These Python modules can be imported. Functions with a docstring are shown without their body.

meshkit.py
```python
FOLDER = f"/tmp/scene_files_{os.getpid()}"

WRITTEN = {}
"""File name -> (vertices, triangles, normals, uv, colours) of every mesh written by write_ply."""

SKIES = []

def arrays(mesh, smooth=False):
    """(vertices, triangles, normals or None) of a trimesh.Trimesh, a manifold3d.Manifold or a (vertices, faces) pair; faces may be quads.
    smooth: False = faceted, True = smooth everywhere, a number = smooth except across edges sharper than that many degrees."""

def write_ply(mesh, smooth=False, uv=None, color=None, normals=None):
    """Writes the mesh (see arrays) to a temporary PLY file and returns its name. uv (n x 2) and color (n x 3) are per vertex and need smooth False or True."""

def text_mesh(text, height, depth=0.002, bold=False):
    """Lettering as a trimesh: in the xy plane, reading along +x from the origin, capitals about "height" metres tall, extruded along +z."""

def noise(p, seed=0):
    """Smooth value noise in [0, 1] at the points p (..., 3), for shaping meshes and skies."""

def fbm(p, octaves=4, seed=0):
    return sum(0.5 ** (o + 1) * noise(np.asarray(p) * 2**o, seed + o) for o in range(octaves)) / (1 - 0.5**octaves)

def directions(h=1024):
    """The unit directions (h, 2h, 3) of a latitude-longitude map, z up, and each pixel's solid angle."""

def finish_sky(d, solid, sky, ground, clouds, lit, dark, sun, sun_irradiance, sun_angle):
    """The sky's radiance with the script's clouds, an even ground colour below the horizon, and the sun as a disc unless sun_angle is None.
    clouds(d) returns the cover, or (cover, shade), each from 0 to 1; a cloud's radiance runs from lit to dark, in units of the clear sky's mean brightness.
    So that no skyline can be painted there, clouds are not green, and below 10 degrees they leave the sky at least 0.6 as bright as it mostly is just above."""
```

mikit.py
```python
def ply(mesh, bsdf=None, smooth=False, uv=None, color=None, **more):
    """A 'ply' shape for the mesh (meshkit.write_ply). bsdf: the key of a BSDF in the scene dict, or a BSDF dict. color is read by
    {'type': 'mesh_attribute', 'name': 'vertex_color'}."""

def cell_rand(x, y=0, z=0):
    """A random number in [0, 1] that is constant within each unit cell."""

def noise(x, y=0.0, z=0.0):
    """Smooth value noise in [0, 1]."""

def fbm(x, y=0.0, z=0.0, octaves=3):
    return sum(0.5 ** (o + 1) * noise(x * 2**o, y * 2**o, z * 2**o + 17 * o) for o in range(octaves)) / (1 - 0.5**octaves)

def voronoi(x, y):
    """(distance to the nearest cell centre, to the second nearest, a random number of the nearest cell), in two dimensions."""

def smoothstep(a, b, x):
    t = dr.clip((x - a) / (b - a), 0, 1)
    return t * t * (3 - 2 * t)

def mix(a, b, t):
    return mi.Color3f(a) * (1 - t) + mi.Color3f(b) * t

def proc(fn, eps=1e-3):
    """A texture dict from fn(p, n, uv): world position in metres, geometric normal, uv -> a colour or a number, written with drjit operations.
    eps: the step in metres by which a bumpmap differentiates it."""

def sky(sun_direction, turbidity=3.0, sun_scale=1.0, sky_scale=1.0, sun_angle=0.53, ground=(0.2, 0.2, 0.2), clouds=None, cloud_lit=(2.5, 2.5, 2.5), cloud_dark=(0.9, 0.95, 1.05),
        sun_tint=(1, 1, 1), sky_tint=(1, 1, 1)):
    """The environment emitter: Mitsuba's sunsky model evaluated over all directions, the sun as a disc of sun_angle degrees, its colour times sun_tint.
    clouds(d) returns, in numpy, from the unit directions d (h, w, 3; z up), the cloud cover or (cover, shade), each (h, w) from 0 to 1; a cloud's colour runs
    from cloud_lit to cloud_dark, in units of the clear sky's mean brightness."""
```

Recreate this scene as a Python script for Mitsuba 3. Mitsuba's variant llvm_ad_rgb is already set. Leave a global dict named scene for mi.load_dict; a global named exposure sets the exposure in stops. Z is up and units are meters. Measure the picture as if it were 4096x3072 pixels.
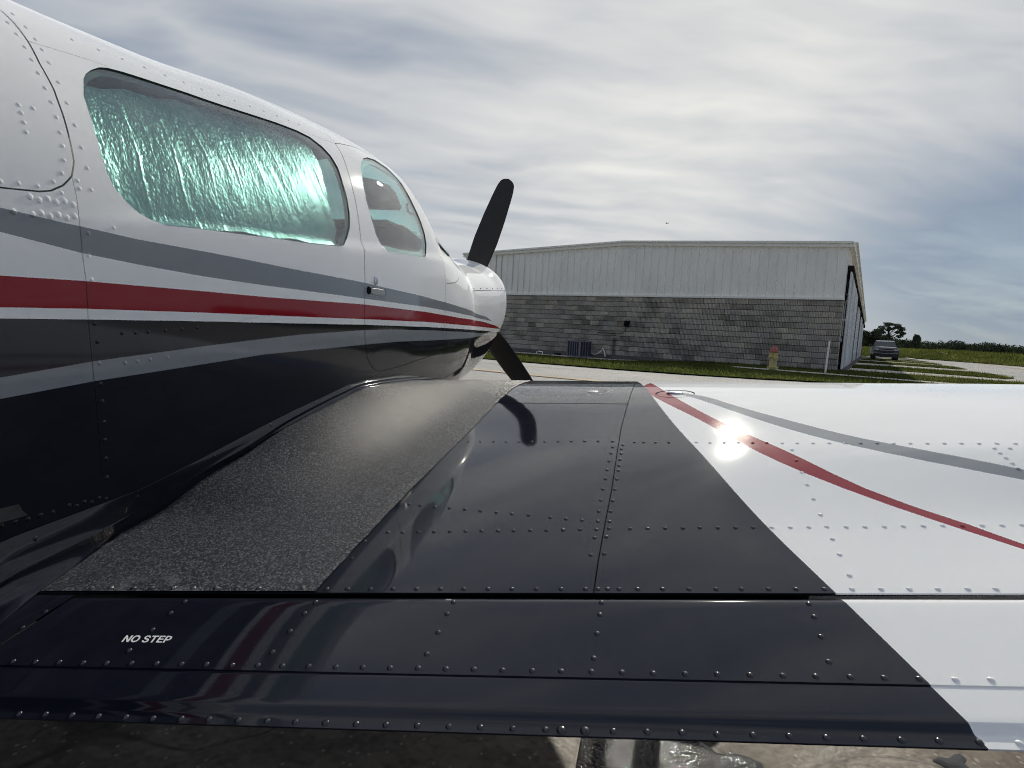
"""A parked low-wing single-engine aeroplane seen from behind its right wing, a hangar and a taxiway beyond."""
import json, math, random
import numpy as np
import trimesh, shapely
import shapely.geometry as sg
from scipy.interpolate import UnivariateSpline, PchipInterpolator as PI, RegularGridInterpolator
import drjit as dr
import mitsuba as mi
import mikit, meshkit
from mikit import proc, noise, fbm, voronoi, cell_rand, smoothstep, mix

random.seed(7)
rng = np.random.default_rng(11)
T = mi.ScalarTransform4f
scene, labels = {'type': 'scene'}, {}

# ------------------------------------------------------------------ camera, sky, exposure
EYE = np.array([0.0, 0.0, 1.03])
FWD = np.array([-0.23246977, 0.96830627, -0.09132782])
UP = np.array([-0.07415935, 0.07597989, 0.99434775])
scene['camera'] = {'type': 'perspective', 'fov': math.degrees(2 * math.atan(2048 / 2300)), 'fov_axis': 'x', 'near_clip': 0.05, 'far_clip': 6000.0,
                   'to_world': T().look_at(origin=EYE.tolist(), target=(EYE + FWD).tolist(), up=UP.tolist())}
SUN_E, SUN_A = math.radians(30.8), math.radians(3.4)
SUN = (math.sin(SUN_A) * math.cos(SUN_E), math.cos(SUN_A) * math.cos(SUN_E), math.sin(SUN_E))
exposure = 1.16


def clouds(d):
    """Thin high cloud: long wisps drawn out along one wind direction, thinning towards the right-hand horizon."""
    up = np.clip(d[..., 2], 0, 1)
    px, py = d[..., 0] / (up + 0.16), d[..., 1] / (up + 0.16)
    a = math.radians(24)
    u, v = px * math.cos(a) + py * math.sin(a), -px * math.sin(a) + py * math.cos(a)
    z = np.zeros_like(u)
    warp = meshkit.fbm(np.stack([u * 0.7, v * 0.7, z], -1), 4, seed=3) - 0.5
    broad = meshkit.fbm(np.stack([u * 0.5 + warp, v * 1.0 + warp, z + 4], -1), 5, seed=9)
    wisp = meshkit.fbm(np.stack([u * 0.8 + warp * 1.3, v * 3.4 + warp * 2.6, z], -1), 6, seed=21)
    fine = meshkit.fbm(np.stack([u * 2.4 + warp * 2.4, v * 9.0 + warp * 5, z + 2], -1), 5, seed=33)
    az = np.degrees(np.arctan2(d[..., 0], d[..., 1]))
    el = np.degrees(np.arcsin(np.clip(d[..., 2], -1, 1)))
    gap = np.exp(-((az - 27) / 13.0) ** 2 - ((el - 7) / 7.5) ** 2)
    veil = np.exp(-((az - 2) / 24.0) ** 2 - ((el - 19) / 17.0) ** 2)
    ridge = 1 - np.abs(2 * meshkit.fbm(np.stack([u * 1.3 + warp * 2.0, v * 5.0 + warp * 4.0, z + 7], -1), 5, seed=51) - 1) * 2.2
    cover = 0.80 + 0.28 * (broad - 0.5) + 0.28 * (wisp - 0.5) + 0.36 * (fine - 0.5) + 0.12 * ridge + 0.22 * veil - 0.30 * gap
    shade = 0.64 - 0.26 * (wisp - 0.5) - 0.42 * (fine - 0.5) - 0.13 * ridge + 0.20 * (broad - 0.5) - 0.42 * veil + 0.85 * gap
    off = np.degrees(np.arccos(np.clip(d @ np.array(SUN), -1, 1)))          # thin cloud scatters forward: brightest around the sun
    shade = shade + 0.34 * np.clip((off - 45) / 75, 0, 1)
    return np.clip(cover, 0.05, 0.98), np.clip(shade, 0, 1)


scene['sky'] = mikit.sky(SUN, turbidity=3.2, sun_scale=1.25, sky_scale=1.0, sun_angle=0.8, ground=(0.16, 0.16, 0.13), clouds=clouds,
                         cloud_lit=(4.6, 4.58, 4.4), cloud_dark=(1.12, 1.44, 2.05), sun_tint=(0.84, 1.0, 1.27))

DATA = json.loads('''{"fus":{"big_window":[[0.8128,1.4166],[0.826,1.4318],[0.8459,1.4475],[0.8715,1.4636],[0.8922,1.4719],[0.929,1.4804],[0.97,1.4877],[1.0297,1.4973],[1.0964,1.5082],[1.1917,1.5212],[1.2994,1.5371],[1.3907,1.5499],[1.478,1.559],[1.5317,1.5593],[1.571,1.5446],[1.5926,1.5234],[1.5985,1.4901],[1.5886,1.4523],[1.5741,1.3958],[1.5584,1.3399],[1.5428,1.3038],[1.5125,1.2658],[1.4819,1.2452],[1.4541,1.2369],[1.3578,1.2268],[1.2737,1.2193],[1.2161,1.2162],[1.061,1.2028],[0.9563,1.1945],[0.8845,1.187],[0.856,1.1913],[0.8386,1.1987],[0.8172,1.2127],[0.7981,1.2317],[0.7888,1.2524],[0.7856,1.282],[0.7871,1.3207],[0.7898,1.355],[0.7946,1.3827]],
"door_window":[[1.8148,1.5691],[1.8687,1.5974],[1.9319,1.6197],[2.0087,1.6344],[2.1027,1.6344],[2.1493,1.6059],[2.1564,1.5564],[2.1578,1.4992],[2.1644,1.4431],[2.1645,1.3919],[2.155,1.352],[2.1297,1.3165],[2.0903,1.2965],[2.0272,1.288],[1.9154,1.2791],[1.7558,1.2697],[1.7307,1.2833],[1.7077,1.3133],[1.6986,1.3631],[1.7036,1.4207],[1.7322,1.4847],[1.7764,1.5391]],
"crease":[[0.7502,1.1606],[0.8031,1.1754],[0.8587,1.1839],[0.9611,1.1909],[1.0632,1.2009],[1.1485,1.2094],[1.3254,1.2241],[1.5921,1.2485],[1.7504,1.2662],[2.071,1.2919],[2.3206,1.3099]],
"g1t":[[0.6174,1.1612],[0.7009,1.1567],[0.7253,1.1564],[0.8202,1.1523],[0.9564,1.1525],[1.0569,1.1522],[1.2701,1.15],[1.5832,1.1502],[1.7186,1.147],[1.994,1.143],[2.3076,1.1352],[2.8095,1.1175],[3.2082,1.1035],[3.3485,1.0829]],
"g1b":[[0.6145,1.1279],[0.6724,1.1212],[0.725,1.115],[0.817,1.1096],[0.953,1.1042],[1.1078,1.1022],[1.5818,1.1027],[2.0688,1.104],[2.2951,1.1012],[2.8089,1.0935],[3.1891,1.0871],[3.3628,1.0818]],
"rt":[[0.6113,1.0681],[0.7269,1.072],[0.9521,1.0749],[1.1371,1.0765],[1.582,1.0857],[2.0698,1.0851],[2.5026,1.0778],[3.1092,1.075],[3.4798,1.0583],[3.6664,1.0448]],
"rb":[[0.61,1.0246],[0.7291,1.0288],[0.9518,1.0333],[1.1374,1.0357],[1.5838,1.0421],[2.0945,1.0477],[2.5072,1.0461],[3.1212,1.0444],[3.6515,1.0397]],
"wb":[[0.6097,1.0091],[0.7325,1.012],[0.9519,1.0163],[1.1378,1.0188],[1.5848,1.0253],[2.0966,1.0285],[2.4927,1.0277],[3.1325,1.0241],[3.679,1.0198]],
"g2t":[[0.6077,0.9267],[0.738,0.9449],[0.9522,0.9665],[1.0805,0.9782],[1.2695,0.9935],[1.5858,1.0096],[1.7686,1.0139],[2.098,1.016],[2.6066,1.0138],[3.3946,1.0076]],
"g2b":[[0.607,0.8969],[0.7405,0.9128],[0.9524,0.9311],[1.1393,0.9474],[1.5886,0.9658],[1.8423,0.9738],[2.2993,0.9785],[2.9629,0.9882],[3.3718,1.0013]],
"seam_aft":[[0.7417,1.4437],[0.7374,1.4081],[0.7395,1.369],[0.7381,1.3529],[0.7371,1.3207],[0.7345,1.2744],[0.7331,1.2561],[0.7244,1.2305],[0.7266,1.2008],[0.7259,1.1622],[0.7261,1.1136],[0.7301,1.0723],[0.7324,1.01],[0.7405,0.9128],[0.7496,0.7993],[0.7529,0.7517]],
"bag_door":[[0.7392,1.496],[0.7429,1.475],[0.742,1.4459],[0.7374,1.4081],[0.7395,1.369],[0.7381,1.3529],[0.7371,1.3207],[0.7345,1.2744],[0.7331,1.2561],[0.7246,1.2317],[0.7084,1.214],[0.6884,1.201],[0.6714,1.1958],[0.6206,1.1888]],
"roof_seam":[[0.7436,1.4467],[0.8047,1.4597],[0.8581,1.4707],[0.8944,1.476]],
"roof_seam2":[[1.508,1.5695],[1.5899,1.5784],[1.6915,1.5928]],
"door_aft":[[4.1444,2.6226],[1.7798,1.6854],[1.7226,1.6294],[1.699,1.5952],[1.6839,1.5567],[1.6576,1.4991],[1.6319,1.4299],[1.6169,1.3775],[1.6023,1.3082],[1.5935,1.2479],[1.5869,1.2044],[1.579,1.0855],[1.5823,1.0155],[1.592,0.9613],[1.6087,0.922],[1.6364,0.896],[1.6675,0.8818],[1.6936,0.8788],[1.8499,0.8886],[2.0132,0.9054],[2.3166,0.9284]],
"door_front":[[2.2596,1.4872],[2.3012,1.4027],[2.3133,1.3193],[2.3111,1.2177],[2.2944,1.123],[2.303,0.9901],[2.3067,0.9286]],
"wind_low":[[2.3067,0.9286],[2.3289,0.8114]],
"cowl_seam":[[3.6614,1.476],[3.2744,1.3909],[3.0788,1.3248],[2.9426,1.2505],[2.8506,1.1381],[2.9047,1.0648],[2.9715,0.9881],[3.1887,0.8551]],
"cowl_split":[[2.909,1.2298],[3.3306,1.2626],[3.6928,1.2913]],
"cowl_low":[[2.3289,0.8114],[2.5991,0.8385],[3.154,0.867]],
"cowl_panel":[[2.3321,1.2165],[2.4484,1.2302],[2.5116,1.2415],[2.5757,1.2656]],
"handle":[[1.5997,1.1391],[1.7152,1.1491],[1.7144,1.1275],[1.5991,1.1189]],
"lock":[[1.651,1.1619]],
"latch":[[2.9635,1.2452],[3.1268,1.2585],[3.2737,1.2705],[3.4116,1.2819],[3.5524,1.2934],[3.6637,1.3028]],
"frivet":[[0.7612,1.5006],[0.7293,1.4688],[0.7294,1.4504],[0.7629,1.4793],[0.7621,1.4588],[0.7279,1.4293],[0.7605,1.441],[0.7265,1.409],[0.7576,1.4185],[0.7255,1.3881],[0.7553,1.3864],[0.7251,1.3654],[0.7258,1.3441],[0.7538,1.3535],[0.6715,1.3191],[0.6916,1.3219],[0.6715,1.3078],[0.6711,1.2942],[0.6705,1.2802],[0.725,1.3211],[0.7533,1.3189],[0.723,1.2977],[0.7207,1.2765],[0.7526,1.284],[0.7173,1.2542],[0.7098,1.2325],[0.6944,1.216],[0.6708,1.2035],[0.645,1.2011],[0.6223,1.1978],[0.754,1.2526],[0.733,1.2274],[0.7337,1.2155],[0.7537,1.2184],[0.7039,1.2018],[0.7379,1.1476],[0.7816,1.1641],[0.7357,1.1129],[0.7389,1.0756],[0.7427,1.0057],[0.7465,0.9766],[0.7496,0.9416],[0.7513,0.9074],[0.7537,0.8788],[0.7564,0.8435],[0.7577,0.8135],[0.7894,0.991],[0.8139,0.9921],[0.8383,0.9939],[0.8738,0.9969],[0.9097,1.0],[0.9456,1.0039],[0.7944,0.9407],[0.8178,0.9422],[0.8422,0.9449],[0.878,0.9475],[0.7593,0.7816],[0.7611,0.7488],[0.7605,0.7119],[0.7482,0.7163],[0.7357,0.7128],[0.7234,0.717],[0.7112,0.7136],[0.6996,0.7177],[0.6752,0.7138],[0.6577,0.7144],[0.6403,0.7137],[0.6235,0.7144],[0.6061,0.7148]],
"fbig":[[0.6575,1.1853],[0.6697,1.1832],[0.682,1.1877],[0.6941,1.1856],[0.7063,1.19],[0.7191,1.1878],[0.6333,1.1592],[0.6585,1.1604],[0.67,1.1652],[0.6826,1.1628],[0.6946,1.1675],[0.7073,1.1653],[0.7192,1.1701]],
"fil_up":[[0.6043,0.6913],[0.8214,0.7124],[0.9544,0.7413],[1.1016,0.7755],[1.2558,0.808],[1.4921,0.8501],[1.613,0.8577],[1.8489,0.8572],[2.0016,0.8458],[2.0915,0.8341],[2.1857,0.8134]]},"wing":{"rv_te":[[-0.6421,0.4529],[-0.6106,0.4571],[-0.579,0.4609],[-0.547,0.4641],[-0.5151,0.468],[-0.4835,0.4714],[-0.4521,0.4759],[-0.4211,0.48],[-0.3885,0.4837],[-0.3569,0.4874],[-0.3263,0.4911],[-0.2947,0.4946],[-0.2934,0.4952],[-0.2622,0.4987],[-0.2313,0.5025],[-0.1995,0.5065],[-0.1677,0.5105],[-0.1364,0.5144],[-0.1046,0.5179],[-0.0731,0.5219],[-0.0093,0.5299],[0.0221,0.5342],[0.0537,0.5383],[0.0855,0.5412],[0.1173,0.5457],[0.1489,0.5496],[0.1806,0.5529],[0.2119,0.5567],[0.2434,0.5605],[0.2745,0.5644],[0.3071,0.5681],[0.3388,0.572]],
"rv_te_big":[[-0.058,0.5235],[-0.0356,0.5263]],
"rv_lap":[[-0.7289,0.5087],[-0.6982,0.5122],[-0.6666,0.5162],[-0.6346,0.5197],[-0.6036,0.5233],[-0.5725,0.528],[-0.5401,0.5319],[-0.5084,0.5354],[-0.4774,0.5395],[-0.4453,0.5429],[-0.414,0.5468],[-0.3842,0.5501],[-0.3528,0.5541],[-0.3205,0.5575],[-0.2893,0.5615],[-0.2579,0.5651],[-0.2262,0.5694],[-0.195,0.5727],[-0.1638,0.5765],[-0.1324,0.5798],[-0.1002,0.5835],[-0.0695,0.5875],[-0.0375,0.5912],[-0.0058,0.5949],[0.0263,0.5982],[0.0584,0.602],[0.0906,0.6061],[0.1225,0.6098],[0.1545,0.6136],[0.1859,0.6173],[0.2185,0.621],[0.2499,0.6244],[0.2819,0.628],[0.3142,0.6315],[0.3461,0.6359]],
"rv_gap":[[-0.4122,0.6822],[-0.3821,0.6866],[-0.3829,0.6865],[-0.3503,0.6898],[-0.3186,0.6926],[-0.286,0.6966],[-0.2531,0.7006],[-0.2216,0.7052],[-0.1891,0.7098],[-0.1572,0.7134],[-0.1251,0.7166],[-0.0929,0.7212],[-0.0614,0.7258],[-0.0456,0.7287],[-0.0333,0.7305],[-0.019,0.7313],[0.0044,0.7325],[0.0355,0.7363],[0.068,0.7405],[0.101,0.7445],[0.1316,0.7483],[0.1642,0.7523],[0.1965,0.7552],[0.2293,0.7599],[0.261,0.7622],[0.2941,0.7666],[0.3259,0.7699],[0.3575,0.7731],[0.3904,0.7781],[0.4213,0.7806]],
"rv_walk":[[-0.7684,0.6361],[-0.7372,0.6399],[-0.7018,0.6439],[-0.6734,0.6492],[-0.6397,0.6537],[-0.6091,0.6581],[-0.5751,0.663],[-0.5433,0.6655],[-0.5115,0.669],[-0.4803,0.6728],[-0.4469,0.6773]],
"rv_flap":[[-0.2258,0.6814],[-0.2257,0.6586],[-0.2248,0.6258],[-0.2247,0.5907],[-0.0384,0.7044],[-0.038,0.6817],[-0.0379,0.6488],[-0.0372,0.6105],[0.2049,0.7327],[0.2054,0.7094],[0.2045,0.6765],[0.2034,0.6394],[-0.4112,0.6584],[-0.4127,0.6359],[-0.4111,0.6031],[-0.4103,0.5681],[-0.5988,0.6365],[-0.599,0.6128],[-0.5962,0.5812],[-0.5944,0.5454],[-0.7858,0.591],[-0.7844,0.56]],
"rv_wing":[[-0.4446,1.3032],[-0.4116,1.2999],[-0.3806,1.2978],[-0.3482,1.2957],[-0.3167,1.2925],[-0.2856,1.2904],[-0.2548,1.2895],[-0.2242,1.2874],[-0.1938,1.2865],[-0.1635,1.2855],[-0.1333,1.2845],[-0.103,1.2825],[-0.071,1.2783],[-0.0468,1.2528],[-0.0231,1.27],[-0.0035,1.2677],[0.0215,1.2661],[0.0488,1.2633],[-0.0681,1.2407],[-0.0681,1.2021],[-0.0683,1.1588],[-0.0679,1.1148],[-0.0675,1.0732],[-0.0681,1.0293],[-0.0677,0.986],[-0.067,0.9454],[-0.0645,0.9121],[-0.0642,0.8856],[-0.0643,0.8599],[-0.0642,0.811],[-0.0487,1.2286],[-0.0469,1.1995],[-0.0473,1.1661],[-0.0469,1.135],[-0.0464,1.112],[-0.0466,1.0724],[-0.0467,1.029],[-0.0471,0.985],[-0.0473,0.9463],[-0.0463,0.9122],[-0.0454,0.8906],[-0.0466,0.8643],[-0.0457,0.8162],[-0.407,0.9482],[-0.3843,0.9449],[-0.3545,0.9404],[-0.3259,0.9383],[-0.2967,0.9353],[-0.2674,0.9313],[-0.2384,0.9286],[-0.21,0.9254],[-0.1804,0.923],[-0.1429,0.9178],[-0.1166,0.915],[-0.0901,0.9133],[-0.3982,0.845],[-0.3729,0.8469],[-0.347,0.8503],[-0.3213,0.8537],[-0.2957,0.8571],[-0.2702,0.8605],[-0.2445,0.8639],[-0.2181,0.8664],[-0.1929,0.8693],[-0.1667,0.8727],[-0.1413,0.8755],[-0.1155,0.8789],[-0.0895,0.8828],[-0.0127,0.8927],[0.0134,0.8961],[0.0395,0.899],[-0.4229,0.8139],[-0.4172,0.7636],[0.1045,1.2612],[0.1315,1.2564],[0.1596,1.2545],[0.1866,1.2528],[0.2137,1.25],[0.24,1.2483],[0.2682,1.2445],[0.2954,1.2428],[0.3236,1.241],[0.3523,1.2392],[0.3791,1.2374],[0.4064,1.2347],[0.434,1.233],[0.4612,1.2303],[0.4882,1.2286],[0.5156,1.2269],[0.5426,1.2251],[0.569,1.2235],[0.5958,1.2209],[0.6227,1.2192],[0.6504,1.2174],[0.2785,1.2058],[0.276,1.1546],[0.2747,1.1052],[0.2737,1.0588],[0.2728,1.0106],[0.2715,0.9614],[0.2702,0.8898],[0.2683,0.8484],[0.6079,1.1954],[0.631,1.1948],[0.6065,1.1744],[0.6063,1.1557],[0.6062,1.1364],[0.6056,1.1174],[0.0662,0.9017],[0.0906,0.9054],[0.117,0.9074],[0.1426,0.9103],[0.1679,0.9131],[0.1944,0.916],[0.2204,0.9185],[0.2464,0.9218],[0.2716,0.9256],[0.298,0.9271],[0.3235,0.9295],[0.3498,0.9324],[0.3756,0.9362],[0.4023,0.9391],[0.4281,0.9425],[0.4536,0.9444],[0.4795,0.9481],[0.5051,0.9505],[0.5309,0.9538],[0.2665,0.7982]],
"navy":[[-0.0258,1.9364],[0.0109,1.6495],[0.0646,1.3996],[0.0987,1.2391],[0.1491,1.046],[0.192,0.9189],[0.2097,0.8542],[0.2372,0.7529],[0.2436,0.7441],[0.2697,0.671],[0.288,0.6225],[0.3063,0.5817],[0.3126,0.5627]],
"red_lo":[[-0.0066,1.9353],[0.068,1.5436],[0.1344,1.3909],[0.195,1.2522],[0.2537,1.1357],[0.3136,1.0607],[0.3678,1.0071],[0.417,0.9643],[0.4548,0.9344],[0.4983,0.8845]],
"red_hi":[[0.0101,1.9344],[0.0706,1.6499],[0.1437,1.4689],[0.1944,1.3497],[0.2446,1.2441],[0.2946,1.1418],[0.3414,1.0753],[0.3839,1.0226],[0.425,0.9854],[0.4627,0.9528],[0.5058,0.8994]],
"gry_hi":[[0.1269,1.6872],[0.1891,1.5997],[0.25,1.487],[0.3316,1.379],[0.4001,1.2888],[0.4615,1.2212],[0.5405,1.1648],[0.6128,1.1154]],
"gry_lo":[[0.1128,1.6602],[0.1948,1.5075],[0.2682,1.3848],[0.3296,1.2996],[0.3838,1.2305],[0.4447,1.1717],[0.5236,1.1237],[0.598,1.0853]],
"walk_r":[[-0.4491,1.9726],[-0.4681,1.6537],[-0.4652,1.2983],[-0.4569,1.1339],[-0.4375,0.9501],[-0.4292,0.8258],[-0.4243,0.7708],[-0.4194,0.675]],
"walk_l":[[-0.8444,0.6232],[-0.8599,0.7042],[-0.8933,0.8351],[-0.8694,0.9629],[-0.8556,1.0641],[-0.8369,1.1943],[-0.8295,1.2867],[-0.8221,1.3746],[-0.8207,1.4782],[-0.8132,1.6],[-0.8125,1.8056]],
"seam":[[-0.0469,1.9168],[-0.0546,1.595],[-0.0585,1.3736],[-0.0525,1.0261],[-0.0527,0.9044],[-0.0522,0.7975],[-0.0504,0.7189]],
"pseam":[[-0.7638,1.4235],[-0.4704,1.6483],[-0.0545,1.5922]],
"cap":[[0.0729,1.7359],[0.0236,1.7403],[0.1213,1.7315],[0.0747,1.7949],[0.0716,1.6867]],
"oval":[[-0.262,1.7749],[-0.4294,1.7908],[-0.1044,1.7603],[-0.2749,1.8561],[-0.2518,1.7113],[-0.1708,1.7833]],
"scr":[[-0.3378,1.8718],[-0.2925,1.874],[-0.2509,1.8706],[-0.2092,1.8612],[-0.17,1.8493],[-0.1297,1.8376],[-0.1046,1.8094],[-0.0945,1.7717],[-0.1009,1.7304],[-0.1283,1.7095],[-0.1656,1.7012],[-0.2042,1.7016],[-0.2435,1.7039],[-0.2859,1.7097],[-0.3254,1.717],[-0.3654,1.7226],[-0.4061,1.7368],[-0.4362,1.7682],[-0.4407,1.8017],[-0.4353,1.8386]],
"text":[[-0.6175,0.5555],[-0.5533,0.5629],[-0.6213,0.5668],[-0.5575,0.5745]],
"finb":[[-0.7768,0.6229],[-0.7746,0.5724],[-0.7754,0.5269]],
"fuse_lo":[[-0.8395,0.6209],[-0.8393,0.5713]]}}''')
FD, WD = DATA['fus'], DATA['wing']


# ------------------------------------------------------------------ helpers
def numbered(key):
    if key not in scene and not any(k.startswith(key + '__') for k in scene): return key
    n = 1
    while f'{key}_{n:03d}' in scene or any(k.startswith(f'{key}_{n:03d}__') for k in scene): n += 1
    return f'{key}_{n:03d}'


COUNT = {}


def nkey(key):
    n = COUNT.get(key, 0)
    COUNT[key] = n + 1
    return key if n == 0 else f'{key}_{n:03d}'


def tag(key, label=None, cat=None, group=None, kind=None):
    e = {}
    if label: e['label'] = label
    if cat: e['category'] = cat
    if group: e['group'] = group
    if kind: e['kind'] = kind
    labels[key] = e
    return key


def put(key, mesh, bsdf, smooth=False, kind=None, label=None, **more):
    key = nkey(key)
    scene[key] = mikit.ply(mesh, bsdf, smooth=smooth, **more)
    if kind or label: tag(key, label, kind=kind)
    return key


def share(key, shape, matrix):
    """Another placement of a shape dict made once."""
    key = nkey(key)
    scene[key] = {**shape, 'to_world': T(matrix.tolist())}
    return key


def box(x0, x1, y0, y1, z0, z1):
    m = trimesh.creation.box((x1 - x0, y1 - y0, z1 - z0))
    m.apply_translation(((x0 + x1) / 2, (y0 + y1) / 2, (z0 + z1) / 2))
    return m


def cat(ms): return trimesh.util.concatenate([m for m in ms if m is not None])


def grid_mesh(P):
    """(n, m, 3) points -> a sheet."""
    n, m = P.shape[:2]
    i, j = np.meshgrid(np.arange(n - 1), np.arange(m - 1), indexing='ij')
    a = (i * m + j).ravel()
    f = np.vstack([np.stack([a, a + m, a + m + 1], 1), np.stack([a, a + m + 1, a + 1], 1)])
    return trimesh.Trimesh(P.reshape(-1, 3), f, process=False)


def lathe(profile, n=24):
    """(r, z) rows -> a turned solid about z."""
    p = np.asarray(profile, float)
    a = np.linspace(0, 2 * np.pi, n + 1)
    return grid_mesh(np.stack([p[:, :1] * np.cos(a), p[:, :1] * np.sin(a), np.repeat(p[:, 1:], n + 1, 1)], -1))


def tube(points, r, n=8):
    p = np.asarray(points, float)
    t = np.gradient(p, axis=0)
    t /= np.linalg.norm(t, axis=1, keepdims=True)
    ref = np.where(np.abs(t[:, 2:]) < 0.9, [[0, 0, 1.0]], [[1.0, 0, 0]])
    u = np.cross(t, ref)
    u /= np.linalg.norm(u, axis=1, keepdims=True)
    v = np.cross(t, u)
    a = np.linspace(0, 2 * np.pi, n + 1)
    r = np.broadcast_to(r, (len(p),))[:, None, None]
    m = grid_mesh(p[:, None] + r * (np.cos(a)[None, :, None] * u[:, None] + np.sin(a)[None, :, None] * v[:, None]))
    caps = []
    for k in (0, -1):
        ring = m.vertices.reshape(len(p), n + 1, 3)[k]
        caps.append(trimesh.Trimesh(np.vstack([ring, p[k]]), [[i, i + 1, n + 1] for i in range(n)], process=False))
    return cat([m] + caps)


def clip_grid(poly, us, vs):
    """The region poly of the (u, v) plane as triangles: whole cells of the lattice us x vs, cut where the outline crosses them."""
    shapely.prepare(poly)
    U, V = np.meshgrid(us, vs, indexing='ij')
    cells = shapely.box(U[:-1, :-1], V[:-1, :-1], U[1:, 1:], V[1:, 1:]).ravel()
    inside, touch = shapely.contains_properly(poly, cells), shapely.intersects(poly, cells)
    verts, faces, at = [], [], 0
    for c in cells[inside]:
        x0, y0, x1, y1 = c.bounds
        verts += [(x0, y0), (x1, y0), (x1, y1), (x0, y1)]
        faces += [(at, at + 1, at + 2), (at, at + 2, at + 3)]
        at += 4
    for c in cells[touch & ~inside]:
        g = poly.intersection(c)
        for q in getattr(g, 'geoms', [g]):
            if q.geom_type != 'Polygon' or q.area < 1e-9: continue
            v, f = trimesh.creation.triangulate_polygon(q, engine='earcut')
            verts += [tuple(x) for x in v]
            faces += [tuple(np.asarray(x) + at) for x in f]
            at += len(v)
    v, inv = np.unique(np.round(np.array(verts), 6), axis=0, return_inverse=True)
    f = inv.ravel()[np.array(faces)]
    f = f[(f[:, 0] != f[:, 1]) & (f[:, 1] != f[:, 2]) & (f[:, 0] != f[:, 2])]
    return v, f


def polyline(t, pts):
    """Piecewise linear curve through pts [(t, value)] as drjit, t an mi.Float."""
    out = mi.Float(pts[0][1])
    for (a, va), (b, vb) in zip(pts[:-1], pts[1:]):
        if b - a < 1e-6: continue
        out = dr.select(t >= a, va + (vb - va) * dr.clip((t - a) / (b - a), 0, 1), out)
    return out


def rgb(*c): return {'type': 'rgb', 'value': list(c)}


def two(b): return {'type': 'twosided', 'bsdf': b}


def mat(name, b, bump=None):
    if bump is not None: b = {'type': 'bumpmap', 'arbitrary': bump, 'bsdf': b, 'scale': 1.0}
    scene[name] = two(b)
    return name


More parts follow.
